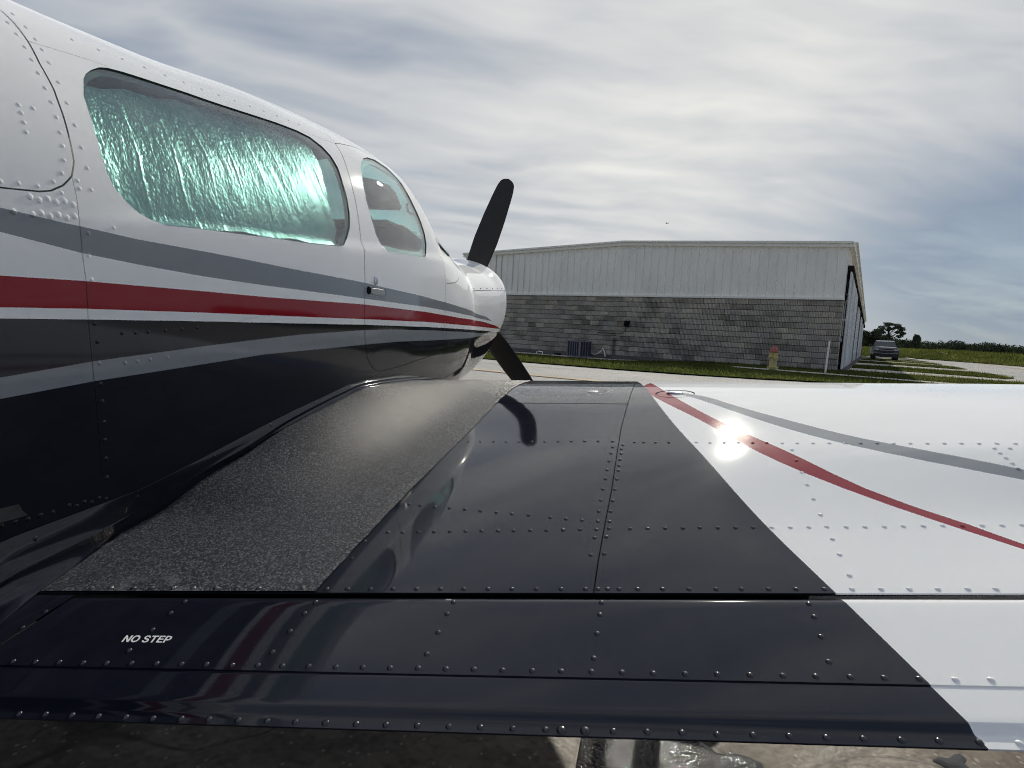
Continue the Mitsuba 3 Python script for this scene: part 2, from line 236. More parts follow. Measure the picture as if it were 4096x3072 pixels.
def paint(color, rough=0.1, spec=0.5, **k):
    return {'type': 'principled', 'base_color': color, 'roughness': rough, 'specular': spec, **k}


# ------------------------------------------------------------------ materials
WHITE, NAVY, RED, GREY = (0.80, 0.80, 0.79), (0.0045, 0.0055, 0.012), (0.26, 0.008, 0.016), (0.22, 0.235, 0.25)


def sort_t(pts): return sorted([tuple(p) for p in pts])


def by_y(pts): return sort_t([(p[1], p[0]) for p in pts])


def smooth_curve(pts, lo, hi, n=26):
    p = np.array(by_y(pts))
    k = UnivariateSpline(p[:, 0], p[:, 1], k=3, s=len(p) * 6e-6)
    t = np.linspace(lo, hi, n)
    e0, e1 = p[0, 0], p[-1, 0]
    v = np.where(t > e1, k(e1) + (t - e1) * k.derivative()(e1 - 0.02), np.where(t < e0, k(e0) + (t - e0) * k.derivative()(e0 + 0.02), k(np.clip(t, e0, e1))))
    return [(float(a), float(b)) for a, b in zip(t, v)]


W_NAVY = smooth_curve(WD['navy'], 0.50, 2.30)
W_RLO, W_RHI = smooth_curve(WD['red_lo'], 0.55, 2.30, 36), smooth_curve(WD['red_hi'], 0.55, 2.30, 36)
W_GLO, W_GHI = smooth_curve(WD['gry_lo'], 0.75, 1.74), smooth_curve(WD['gry_hi'], 0.75, 1.74)


def wing_colour(p, n, uv):
    x, y = p.x, p.y
    c = mi.Color3f(*WHITE)
    c = dr.select((x > polyline(y, W_GLO)) & (x < polyline(y, W_GHI)) & (y < 1.72), mi.Color3f(*GREY), c)
    c = dr.select((x > polyline(y, W_RLO)) & (x < polyline(y, W_RHI)), mi.Color3f(*RED), c)
    c = dr.select(x < polyline(y, W_NAVY), mi.Color3f(*NAVY), c)
    speck = dr.select(noise(x * 330, y * 330, p.z * 330) > 0.962, 0.07 * smoothstep(0.35, 0.7, fbm(x * 7, y * 7, 2.0)), 0.0)     # grains of dust on the paint
    dust = 0.005 * fbm(x * 40, y * 40, 3.0)
    return c * (1 - speck) + mi.Color3f(0.45, 0.44, 0.42) * speck + dust


def ripples(p, n, uv):
    """Thin sheet metal is never flat: waves of a few tenths of a millimetre between its frames."""
    return 0.0007 * fbm(p.x * 4.5, p.y * 4.5, p.z * 4.5, 2)


def smudge(p, n, uv):
    """Polished paint, duller where it has been wiped or rained on."""
    return 0.045 + 0.05 * smoothstep(0.45, 0.75, fbm(p.x * 6 + 3, p.y * 3, p.z * 6, 4))


mat('wing_paint', paint(proc(wing_colour), proc(smudge), 0.55), proc(ripples, 0.004))
mat('rivet_paint', paint(proc(wing_colour), 0.20, 0.6, clearcoat=0.5, clearcoat_gloss=0.9))
CURVES = {k: sort_t(FD[k]) for k in ('g1t', 'g1b', 'rt', 'rb', 'wb', 'g2t', 'g2b')}


def fuselage_colour(p, n, uv):
    y, z = p.y, p.z
    L = {k: polyline(y, v) for k, v in CURVES.items()}
    c = mi.Color3f(*WHITE)
    c = dr.select((z < L['g1t']) & (z > L['g1b']) & (y < 3.36), mi.Color3f(*GREY), c)
    c = dr.select((z < L['rt']) & (z > L['rb']) & (y < 3.665), mi.Color3f(*RED), c)
    c = dr.select(z < L['wb'], mi.Color3f(*NAVY), c)
    c = dr.select((z < L['g2t']) & (z > L['g2b']) & (y < 3.39), mi.Color3f(*GREY), c)
    return c + 0.005 * fbm(p.x * 30, y * 30, z * 30)


def skin_ripples(p, n, uv):
    return 0.0020 * fbm(p.x * 3.2, p.y * 4.0, p.z * 4.4, 2)


mat('fuselage_paint', paint(proc(fuselage_colour), 0.06, 0.32), proc(skin_ripples, 0.004))
mat('navy_paint', paint(rgb(*NAVY), 0.06, 0.45))


def grit_colour(p, n, uv):
    a, b, r = voronoi(p.x * 390, p.y * 390)
    g = 0.026 + 0.11 * r * r * r
    worn = smoothstep(0.50, 0.75, fbm(p.x * 26, p.y * 26, 1.0)) * dr.exp(-dr.square((p.x + 0.665) / 0.05) - dr.square((p.y - 0.655) / 0.02))
    return mi.Color3f(g * 0.95, g * 0.98, g * 1.10) * (1 - worn) + mi.Color3f(0.20, 0.21, 0.23) * worn


def grit_bump(p, n, uv):
    a, b, r = voronoi(p.x * 390, p.y * 390)
    return 0.0013 * (0.4 + 0.6 * r) * (1 - dr.clip(a * 1.3, 0, 1)) + 0.0006 * noise(p.x * 700, p.y * 700)


mat('walkway_grit', paint(proc(grit_colour), 0.38, 0.55), proc(grit_bump, 0.0008))


def foil_bump(p, n, uv):
    lean = p.z + 0.25 * p.y
    w = 0.035 * fbm(p.y * 14, p.z * 9, 2.0)
    streak = 0.0010 * fbm((p.y + w) * 150, lean * 34, 1.0, 3)
    cross = 0.0008 * fbm(p.y * 230 + 9, p.z * 190, 7.0, 2)
    seam = 0.0012 * noise(p.y * 30, p.z * 14, 3.0) * dr.exp(-dr.square((dr.abs(p.y / 0.085 + 0.25 * fbm(p.z * 9, 2, p.y) - dr.floor(p.y / 0.085 + 0.25 * fbm(p.z * 9, 2, p.y)) - 0.5)) / 0.035))
    return streak + cross + seam


mat('foil', {'type': 'roughconductor', 'material': 'Al', 'alpha': 0.14}, proc(foil_bump, 0.0008))
scene['tinted_glass'] = {'type': 'thindielectric', 'int_ior': 1.5, 'specular_transmittance': rgb(0.34, 0.50, 0.475)}
scene['clear_glass'] = {'type': 'thindielectric', 'int_ior': 1.5, 'specular_transmittance': rgb(0.62, 0.90, 0.86)}
mat('cabin_trim', {'type': 'principled', 'base_color': rgb(0.33, 0.345, 0.335), 'roughness': 0.6})
mat('cabin_dark', {'type': 'principled', 'base_color': rgb(0.022, 0.024, 0.026), 'roughness': 0.6})
mat('fitting_and_void_black', {'type': 'diffuse', 'reflectance': rgb(0.012, 0.012, 0.012)})  # flat black for small fittings, and for the dark painted into gaps
mat('chrome', {'type': 'roughconductor', 'material': 'Cr', 'alpha': 0.12})
mat('blade_black', paint(rgb(0.018, 0.017, 0.018), 0.42, 0.4))
mat('rubber', {'type': 'principled', 'base_color': rgb(0.02, 0.02, 0.02), 'roughness': 0.7})
mat('print_white', {'type': 'diffuse', 'reflectance': rgb(0.75, 0.75, 0.75)})
mat('steel_grey', paint(rgb(0.30, 0.31, 0.32), 0.35, 0.5))


def asphalt_colour(p, n, uv):
    x, y = p.x, p.y
    big, mid, fine = fbm(x * 0.5, y * 0.5, 1.0), fbm(x * 4, y * 4, 2.0), fbm(x * 55, y * 55, 3.0)
    b = mi.Color3f(0.37, 0.352, 0.322) * (0.72 + 0.42 * big) * (0.86 + 0.28 * mid) * (0.75 + 0.5 * fine)
    crack = smoothstep(0.035, 0.0, dr.abs(noise(x * 0.16 + 0.4 * mid, y * 0.75, 8.0) - 0.5)) * smoothstep(0.35, 0.6, noise(x * 0.3, y * 0.3, 4.0))
    return b * (1 - 0.45 * crack)


def slab_colour(p, n, uv):
    """Old brown slab under the aeroplane: pale scabs, pebbles and dark stains."""
    x, y = p.x, p.y
    mid, fine = fbm(x * 4, y * 4, 2.0), fbm(x * 70, y * 70, 3.0)
    c = mi.Color3f(0.120, 0.100, 0.082) * (0.55 + 0.9 * mid) * (0.55 + 0.9 * fine)
    scab = smoothstep(0.56, 0.70, fbm(x * 11, y * 18, 5.0, 4))
    c = c * (1 - 0.6 * scab) + mi.Color3f(0.21, 0.18, 0.145) * 0.6 * scab
    a, b, r = voronoi(x * 46, y * 46)
    stone = smoothstep(0.26, 0.16, a) * dr.select(r > 0.86, 1.0, 0.0)
    c = c * (1 - 0.5 * stone) + mi.Color3f(0.33, 0.29, 0.24) * (0.4 + r) * 0.5 * stone
    crack = smoothstep(0.016, 0.0, dr.abs(noise(x * 2.2 + 0.5 * mid, y * 2.2, 8.0) - 0.5))
    return c * (1 - 0.6 * crack)


def pavement_bump(p, n, uv):
    return 0.0022 * fbm(p.x * 60, p.y * 60, 1.0, 3) + 0.004 * fbm(p.x * 9, p.y * 9, 2.0, 2)


def slab_rough(p, n, uv):
    return 0.42 + 0.4 * fbm(p.x * 6, p.y * 6, 4.0)


mat('asphalt', {'type': 'principled', 'base_color': proc(asphalt_colour), 'roughness': 0.85, 'specular': 0.4}, proc(pavement_bump, 0.003))
mat('apron_slab', {'type': 'principled', 'base_color': proc(slab_colour), 'roughness': proc(slab_rough), 'specular': 0.45}, proc(pavement_bump, 0.003))


def water_bump(p, n, uv):
    still = smoothstep(0.0, 0.03, p.y - (1.462 - 0.06 * p.x))
    return (1 - still) * 0.0010 * fbm(p.x * 260, p.y * 260, 5.0, 1) + 0.00002 * noise(p.x * 30, p.y * 60, 1.0)


mat('puddle_water', {'type': 'principled', 'base_color': rgb(0.02, 0.018, 0.016), 'roughness': 0.06, 'specular': 0.55}, proc(water_bump, 0.0008))


def concrete_colour(p, n, uv):
    return mi.Color3f(0.42, 0.385, 0.335) * (0.68 + 0.4 * fbm(p.x * 0.9, p.y * 0.9, 1.0)) * (0.85 + 0.3 * fbm(p.x * 14, p.y * 14, 2.0))


mat('concrete', {'type': 'principled', 'base_color': proc(concrete_colour), 'roughness': 0.9})


def grass_colour(p, n, uv):
    a, b = fbm(p.x * 0.7, p.y * 0.7, 3.0, 4), fbm(p.x * 9, p.y * 9, 1.0)
    c = mix((0.024, 0.036, 0.012), (0.052, 0.066, 0.020), smoothstep(0.3, 0.7, a))
    dry = smoothstep(0.56, 0.74, fbm(p.x * 1.9 + 7, p.y * 1.9, 9.0))
    return mix(c, (0.11, 0.10, 0.04), 0.5 * dry) * (0.55 + 0.9 * b)


mat('grass_ground', {'type': 'diffuse', 'reflectance': proc(grass_colour)})


def blade_colour(p, n, uv):
    a = fbm(p.x * 1.3, p.y * 1.3, 3.0)
    return mix((0.045, 0.062, 0.016), (0.150, 0.160, 0.042), smoothstep(0.3, 0.75, 0.5 * a + 0.5 * fbm(p.x * 0.35, p.y * 0.35, 8.0) + 0.35 * noise(p.x * 40, p.y * 40) - 0.15))


scene['grass_blade'] = {'type': 'principledthin', 'base_color': proc(blade_colour), 'roughness': 0.6, 'spec_trans': 0.0, 'diff_trans': 1.25}
mat('bark', {'type': 'diffuse', 'reflectance': rgb(0.06, 0.05, 0.042)})


def leaf_colour(p, n, uv):
    return mix((0.045, 0.060, 0.040), (0.13, 0.15, 0.085), fbm(p.x * 0.35, p.y * 0.35, p.z * 0.5))


mat('far_leaf', {'type': 'diffuse', 'reflectance': proc(leaf_colour)})
mat('line_paint', {'type': 'diffuse', 'reflectance': proc(lambda p, n, uv: mi.Color3f(0.64, 0.53, 0.40) * (0.7 + 0.5 * fbm(p.x * 6, p.y * 6, 2.0)))})
# ------------------------------------------------------------------ the far ground plane and the hangar's own axes
GZ = 0.27
CX, CY = 6.2033, 21.9033                                   # the near corner of the hangar
AZ = math.radians(18.1)
RV, QV = np.array([math.sin(AZ), math.cos(AZ)]), np.array([math.cos(AZ), -math.sin(AZ)])   # along the door wall, and out of it
def pq(p, q): return np.array([CX, CY]) + p * RV + q * QV
def to_pq(x, y):
    dx, dy = x - CX, y - CY
    return dx * RV[0] + dy * RV[1], dx * QV[0] + dy * QV[1]
def sm(a, b, x):
    t = np.clip((x - a) / (b - a), 0, 1)
    return t * t * (3 - 2 * t)
def ground_z(x, y, sink=0.0):
    """Level round the aeroplane, a rise to the hangar's level, a slight fall along the gable wall, a grassy bank past the taxiway."""
    p, q = to_pq(x, y)
    z = GZ * sm(4.0, 8.5, y)
    z = z - 0.22 * sm(-3.0, -8.5, q) * sm(-9.0, -2.0, p) * sm(30, 12, p)
    r = np.hypot(x, y)
    along = np.degrees(np.arctan2(x, y))
    start = np.interp(along, [8, 16, 20, 24, 27.5, 34], [125, 122, 118, 92, 78, 62])
    bank = sm(0, 22, r - start) * sm(5, 12, along) * sm(75, 55, along)
    z = z + bank * (1.15 - 0.25 * sm(24, 30, along) + 0.30 * (meshkit.fbm(np.stack([x * 0.08, y * 0.08, 0 * x], -1), 3) - 0.5) * 2)
    return z - sink * sm(1.0, 5.0, r - start) * sm(5, 12, along) * sm(75, 55, along)


def ground_sheet(xs, ys, lift=0.0):
    X, Y = np.meshgrid(xs, ys, indexing='ij')
    return grid_mesh(np.stack([X, Y, ground_z(X, Y, 0.5) + lift], -1))


def drape(poly, step, lift):
    x0, y0, x1, y1 = poly.bounds
    us, vs = np.arange(math.floor(x0 / step) * step, x1 + step, step), np.arange(math.floor(y0 / step) * step, y1 + step, step)
    v, f = clip_grid(poly, us, vs)
    z = ground_z(v[:, 0], v[:, 1]) + lift
    m = trimesh.Trimesh(np.column_stack([v, z]), f, process=False)
    if len(m.face_normals) and m.face_normals[:, 2].mean() < 0: m.invert()
    return m


def area(pts): return sg.Polygon([tuple(pq(*p)) for p in pts])


axis = np.r_[-4000, -1500, -600, -250, -120, -60, np.arange(-40, -12, 4), np.arange(-12, 32, 1.0), np.arange(32, 150, 4.0), np.arange(150, 300, 25), 400, 700, 1500, 4000]
put('ground', ground_sheet(axis, axis), 'asphalt', smooth=True)
tag('ground', 'pale dry asphalt of the taxiway and ramp', kind='structure')
put('apron', drape(sg.Polygon([(-14, -9), (9, -9), (9, 3.4), (4.5, 3.42), (0.2, 3.36), (-6, 3.45), (-14, 3.4)]), 1.0, 0.004), 'apron_slab', smooth=True)
tag('apron', 'brown stained old slab under the airplane', kind='structure')

# lawn and verges in the hangar's axes
lawn = area([(-0.15, -26), (-10.7, -26), (-10.5, -7), (-10.25, -4), (-9.95, -2.6), (-9.3, -1.1), (-8.4, 0.2), (-7.6, 1.4), (-7.0, 2.8), (-6.6, 5.3), (-4.6, 5.6), (-1.0, 5.5), (1.2, 5.35), (1.2, 0.35), (-0.15, 0.35)])
walk = area([(-3.75, -2.6), (-4.45, -2.6), (-4.65, 0.4), (-4.9, 1.8), (-5.2, 5.6), (-4.4, 5.6), (-4.15, 1.8), (-3.9, 0.4)])
pad = area([(-0.15, -7.0), (-1.15, -7.0), (-1.15, -15.2), (-0.15, -15.2)])
verges = [lawn.difference(walk).difference(pad)]
drive_p = [(1.2, 4.6), (11.2, 16.8), (24.6, 29.6), (36.0, 41.0), (48.0, 53.0), (61, 66)]
for (a0, a1), (b0, b1) in zip(drive_p[:-1], drive_p[1:]):
    wob = lambda q: 0.25 * math.sin(q * 1.7)
    verges.append(area([(a1, 0.35), (a1 - 0.2, 3), (a1 - 0.9, 5.1), (a1 + 0.6, 5.6), (b0 - 0.8, 5.5), (b0 + 0.6, 5.1), (b0, 3), (b0, 0.35)]))
verges.append(area([(66, -30), (66, 5.3), (104, 5.5), (112, -30)]))
for v in verges:
    put('verge', drape(v, 1.0, 0.03), 'grass_ground', smooth=True)
for k in [k for k in scene if k.startswith('verge')]: tag(k, kind='structure')
far_field = sg.Polygon([(r * math.sin(math.radians(a)), r * math.cos(math.radians(a))) for a, r in [(9, 112), (16, 115), (20, 112), (24, 88), (27.5, 75), (34, 60), (50, 60), (75, 60)]] +
                       [(r * math.sin(math.radians(a)), r * math.cos(math.radians(a))) for a, r in [(75, 900), (40, 900), (10, 900), (-20, 900), (-60, 900), (-60, 140), (-20, 118), (0, 112)]])
field = drape(far_field.intersection(sg.box(-260, 20, 330, 330)), 4.0, 0.05)
put('grass_field', field, 'grass_ground', smooth=True)
tag('grass_field', 'rough green grass bank beyond the taxiway', kind='structure')
put('far_land', grid_mesh(np.array([[[x, y, 0.33] for y in (328, 3900)] for x in np.linspace(-3900, 3900, 9)])), 'grass_ground')
tag('far_land', kind='structure')
drives = []
for a, b in drive_p:
    put('driveway', drape(area([(a - 0.15, 0.1), (a - 0.15, 5.2), (a - 0.7, 5.9), (b + 0.7, 5.9), (b + 0.15, 5.2), (b + 0.15, 0.1)]), 1.0, 0.016), 'concrete', smooth=True)
put('footpath', drape(walk, 0.5, 0.045), 'concrete', smooth=True)
for k in [k for k in scene if k.startswith(('driveway', 'footpath'))]: tag(k, kind='structure')
marks = [area([(-14.06, -45), (-13.76, -45), (-13.76, -4), (-13.5, -1), (-13.80, -1), (-14.06, -4)]),
         area([(-10, 10.8), (-10, 11.25), (60, 11.2), (108, 11.3), (108, 10.8), (60, 10.75)])]
for m in marks: put('taxi_line', drape(m, 2.0, 0.012), 'line_paint')
for k in [k for k in scene if k.startswith('taxi_line')]: tag(k, 'pale worn taxiway line', kind='structure')


def tufts(polys, n, hgt, wid, lean=0.5):
    """Loose blades of grass, one triangle each, scattered over the polygons."""
    pts = []
    for poly, k in zip(polys, n):
        x0, y0, x1, y1 = poly.bounds
        q = np.column_stack([rng.uniform(x0, x1, k * 3), rng.uniform(y0, y1, k * 3)])
        q = q[shapely.contains_xy(poly, q[:, 0], q[:, 1])][:k]
        pts.append(q)
    q = np.vstack(pts)
    a = rng.uniform(0, 2 * np.pi, len(q))
    h = hgt * rng.uniform(0.4, 1.25, len(q)) * (0.5 + 1.1 * meshkit.fbm(np.column_stack([q * 0.9, 0 * a]), 2))
    w = wid * rng.uniform(0.6, 1.3, len(q))
    z = ground_z(q[:, 0], q[:, 1]) + 0.02
    d = np.column_stack([np.cos(a), np.sin(a), 0 * a])
    base = np.column_stack([q, z])
    t = base + np.column_stack([rng.normal(0, lean, len(q)) * h, rng.normal(0, lean, len(q)) * h, h])
    V = np.stack([base - d * w[:, None], base + d * w[:, None], t], 1).reshape(-1, 3)
    return trimesh.Trimesh(V, np.arange(len(V)).reshape(-1, 3), process=False)


near_edge = lawn.difference(lawn.buffer(-0.55)).intersection(area([(-7, -26), (-12, -26), (-12, 6), (-7, 6)]))
put('lawn_grass', tufts([verges[0], near_edge] + verges[1:4], [26000, 9000, 5000, 4000, 3000], 0.075, 0.012), 'grass_blade')
tag('lawn_grass', 'mown grass blades on the lawn and verges', 'grass', kind='stuff')
bankzone = sg.Polygon([(r * math.sin(math.radians(a)), r * math.cos(math.radians(a))) for a, r in [(12, 121), (16, 120), (20, 116), (24, 91), (27.5, 77), (34, 62), (34, 110), (27.5, 128), (20, 160), (12, 165)]])
put('bank_grass', tufts([bankzone], [30000], 0.38, 0.045, 0.35), 'grass_blade')
tag('bank_grass', 'long rough grass on the bank beyond the taxiway', 'grass', kind='stuff')


# water lying on the apron behind the wheel
def pool(pts):
    v = np.array(pts)
    poly = sg.Polygon(v).buffer(0.012).buffer(-0.008)
    vv, f = clip_grid(poly, np.arange(-1, 1.4, 0.02), np.arange(1.1, 1.8, 0.02))
    d = shapely.distance(poly.exterior, shapely.points(vv))
    z = 0.0055 + 0.0035 * np.sqrt(np.clip(d / 0.02, 0, 1))
    m = trimesh.Trimesh(np.column_stack([vv, z]), f, process=False)
    if m.face_normals[:, 2].mean() < 0: m.invert()
    return m


put('puddle', pool([(-0.10, 1.40), (-0.06, 1.445), (-0.015, 1.456), (0.023, 1.475), (0.068, 1.481), (0.094, 1.468), (0.132, 1.498), (0.161, 1.492), (0.188, 1.479), (0.211, 1.465), (0.227, 1.446), (0.248, 1.445),
                    (0.268, 1.459), (0.305, 1.455), (0.333, 1.444), (0.337, 1.406), (0.30, 1.2), (-0.03, 1.16), (-0.10, 1.26)]), 'puddle_water', smooth=True)
tag('puddle', 'shallow puddle glittering on the apron below the flap edge', kind='structure')
put('puddle', pool([(0.02, 1.50), (0.02, 1.72), (0.11, 1.74), (0.17, 1.56), (0.155, 1.515), (0.13, 1.503), (0.09, 1.476)]), 'puddle_water', smooth=True)
tag('puddle_001', 'still puddle reaching forward under the wing', kind='structure')
put('puddle', pool([(0.771, 1.594), (0.79, 1.609), (0.813, 1.611), (0.835, 1.633), (0.848, 1.639), (0.852, 1.628), (0.836, 1.608), (0.842, 1.594), (0.84, 1.576), (0.80, 1.557), (0.79, 1.58)]), 'puddle_water', smooth=True)
tag('puddle_002', 'small forked puddle by the lower right corner', kind='structure')

# ------------------------------------------------------------------ the hangar
WALL_W, EAVE, RIDGE, BLOCK_TOP, LEN = 16.06, 4.20, 4.50, 2.425, 61.0
def H(p, q, z):
    """hangar axes -> world: p along the door wall, q out of it (the gable runs along -q), z above its floor."""
    xy = np.asarray(pq(0, 0)) + np.multiply.outer(np.asarray(p, float), RV) + np.multiply.outer(np.asarray(q, float), QV)
    return np.concatenate([xy, (np.asarray(z, float) + GZ)[..., None]], -1)
HM = np.eye(4)
HM[:2, 0], HM[:2, 1], HM[:3, 3] = RV, QV, (CX, CY, GZ)      # p, q, z  (left-handed pair, meshes are flipped back)
def hmesh(m):
    m = m.copy()
    m.vertices = m.vertices @ HM[:3, :3].T + HM[:3, 3]
    m.invert()
    return m


def hq(p, q): return to_pq(p, q)


def to_local(p):
    dx, dy = p.x - CX, p.y - CY
    return dx * RV[0] + dy * RV[1], dx * QV[0] + dy * QV[1], p.z - GZ


def block_colour(p, n, uv):
    a, q, z = to_local(p)
    row = dr.floor(z / 0.2021)
    s = -q / 0.4060 + 0.5 * (row - 2 * dr.floor(row / 2))
    col = dr.floor(s)
    t = cell_rand(col, row, 3)
    warm = cell_rand(col, row, 9)
    c = mix((0.43, 0.385, 0.32), (0.66, 0.60, 0.50), t)
    c = mix(c, (0.42, 0.40, 0.39), 0.5 * warm)
    mould = smoothstep(0.62, 0.95, fbm(q * 0.9 + 3, z * 1.6, 5.0, 4) + 0.45 * (cell_rand(col, row, 17) - 0.5) + 0.12 * noise(q * 8, z * 8, 1.0) + 0.10)
    run = dr.exp(-dr.square((q + 8.18) / 0.10)) * smoothstep(0.85, 0.6, z) * (0.5 + 0.5 * noise(q * 40, z * 4, 2.0))
    return c * (1 - 0.4 * mould) * (1 - 0.8 * run) * (0.8 + 0.4 * fbm(q * 30, z * 30, a * 30))


mat('split_block', {'type': 'diffuse', 'reflectance': proc(block_colour)})
mat('mortar', {'type': 'diffuse', 'reflectance': rgb(0.03, 0.028, 0.027)})


def panel_colour(p, n, uv):
    a, q, z = to_local(p)
    r = q / 0.311 - dr.floor(q / 0.311)
    streaked = smoothstep(-10.5, -15.5, q)
    run = smoothstep(0.16, 0.0, dr.minimum(r, 1 - r)) * smoothstep(0.45, 0.75, noise(q * 3.2, z * 0.8, 3.0) + 0.25 * smoothstep(4.2, 2.6, z)) * streaked
    c = mi.Color3f(0.86, 0.835, 0.765) * (0.90 + 0.16 * fbm(q * 1.3, z * 1.3, a))
    return c * (1 - 0.55 * run)


mat('hangar_sheet', {'type': 'principled', 'base_color': proc(panel_colour), 'roughness': 0.45, 'specular': 0.4})
mat('hangar_trim', {'type': 'principled', 'base_color': rgb(0.80, 0.78, 0.72), 'roughness': 0.5})


def door_colour(p, n, uv):
    a, q, z = to_local(p)
    run = smoothstep(0.55, 0.8, fbm(a * 2.5, z * 0.5, 2.0))
    return mi.Color3f(0.72, 0.73, 0.73) * (0.85 + 0.2 * fbm(a * 0.8, z * 0.8, 1.0)) * (1 - 0.3 * run)


mat('door_sheet', {'type': 'principled', 'base_color': proc(door_colour), 'roughness': 0.35, 'specular': 0.5})
mat('foundation', {'type': 'diffuse', 'reflectance': proc(lambda p, n, uv: mi.Color3f(0.16, 0.145, 0.135) * (0.45 + 0.9 * fbm(p.x * 2.2, p.y * 2.2, p.z * 5, 4)))})
HG = 'hangar'
tag(HG, 'long white metal hangar with ribbed grey block lower wall', 'hangar')
put(HG + '__backing_wall', hmesh(box(0.03, 0.19, -WALL_W, -0.004, -0.45, BLOCK_TOP - 0.005)), 'mortar')
# one split-rib block, eight ribs on its face
nb, gap = 8, 0.006
bw, bh = 0.406 - 0.010, 0.2021 - 0.020
outline = [(0.04, 0.0), (0.0, 0.0)]
outline = []
pitch = bw / nb
for i in range(nb):
    a = i * pitch
    outline += [(a + 0.007, -0.0), (a + 0.010, -0.036), (a + pitch - 0.014, -0.038), (a + pitch - 0.011, -0.0)]
outline = [(0.0, 0.0)] + outline + [(bw, 0.0), (bw, 0.045), (0, 0.045)]
face = sg.Polygon(outline)
bm = trimesh.creation.extrude_polygon(face, bh, engine='earcut')          # x along the wall, y into it
bm.vertices = np.column_stack([bm.vertices[:, 1], -bm.vertices[:, 0], bm.vertices[:, 2]])   # -> p, q
block_shape = mikit.ply(hmesh(bm), 'split_block')
def hshift(p, q, z):
    M = np.eye(4)
    M[:2, 3] = p * RV + q * QV
    M[2, 3] = z
    return M
half = bm.copy()
half.vertices[:, 1] *= 0.5
half_shape = mikit.ply(hmesh(half), 'split_block')
spots = []
for row in range(12):
    z = row * 0.2021 + 0.004
    off = 0.203 if row % 2 else 0.0
    if off: spots.append((0, z, row, True))
    s = off
    while s + 0.40 <= WALL_W:
        spots.append((s, z, row, False))
        s += 0.4060
spots.sort(key=lambda t: t[0])
rest = []
for i, (s, z, row, hf) in enumerate(spots):
    jig = rng.normal(0, 0.0015)
    if i < 300: share(HG + '__block', half_shape if hf else block_shape, hshift(0.0 + jig, -s - 0.005, z))
    else:
        m = (half if hf else bm).copy()
        m.apply_translation((jig, -s - 0.005, z))
        rest.append(m)
put(HG + '__far_blocks', hmesh(cat(rest)), 'split_block', kind='stuff')
put(HG + '__corner_block', hmesh(box(-0.02, 0.42, -0.004, 0.010, 0, BLOCK_TOP - 0.002)), 'split_block')
put(HG + '__foundation', hmesh(cat([box(-0.05, 0.25, -WALL_W, 0.02, -0.6, -0.004)])), 'foundation')
put(HG + '__sill_trim', hmesh(box(-0.075, 0.10, -WALL_W, 0.02, BLOCK_TOP, BLOCK_TOP + 0.075)), 'hangar_trim')
ridge_z = lambda s: EAVE + (RIDGE - EAVE) * (1 - abs(s - 8.03) / 8.03)
npan = 52
for i in range(npan):
    s0, s1 = i * 0.311, min((i + 1) * 0.311, WALL_W)
    if s1 - s0 < 0.05: break
    z0 = BLOCK_TOP + 0.075
    prof = [(s0 + 0.002, -0.0), (s0 + 0.028, -0.0), (s0 + 0.046, 0.028), (s1 - 0.002, 0.028)]     # raised rib then the flat, depth q
    mid = s0 + 0.10, s0 + 0.115, s0 + 0.20, s0 + 0.215
    prof = [(s0 + 0.002, 0.0), (s0 + 0.026, 0.0), (s0 + 0.044, 0.03), (mid[0], 0.03), (mid[1], 0.026), (mid[1] + 0.012, 0.03), (mid[2], 0.03), (mid[3], 0.026), (mid[3] + 0.012, 0.03), (s1 - 0.018, 0.03), (s1 - 0.002, 0.0)]
    P = np.array([[(d - 0.02, -s, z) for z in (z0, ridge_z(s) + 0.02)] for s, d in prof])
    put(HG + '__wall_panel', hmesh(grid_mesh(P)), 'hangar_sheet')
# rake trim in two steps, roof sheets
def gable_strip(p0, p1, za, zb, s0=-0.12, s1=WALL_W + 0.12):
    ms = []
    for a, b in ((s0, 8.03), (8.03, s1)):
        v = []
        for s in (a, b):
            z = ridge_z(s)
            v += [(p0, -s, z + za), (p1, -s, z + za), (p1, -s, z + zb), (p0, -s, z + zb)]
        m = trimesh.convex.convex_hull(np.array(v))
        ms.append(m)
    return hmesh(cat(ms))
put(HG + '__rake_trim', gable_strip(-0.10, 0.12, 0.0, 0.115), 'hangar_trim')
put(HG + '__rake_cap', gable_strip(-0.16, 0.14, 0.118, 0.185), 'hangar_trim')
for a, b in ((-0.25, 8.03), (8.03, WALL_W + 0.25)):
    v = [(p, -s, ridge_z(s) + dz) for s in (a, b) for p in (0.15, LEN) for dz in (0.16, 0.20)]
    put(HG + '__roof', hmesh(trimesh.convex.convex_hull(np.array(v))), 'hangar_sheet')
put(HG + '__far_wall', hmesh(cat([box(LEN - 0.1, LEN, -WALL_W, 0, -0.4, EAVE + 0.2), box(0.2, LEN, -WALL_W, -WALL_W + 0.1, -0.4, EAVE + 0.17)])), 'door_sheet')
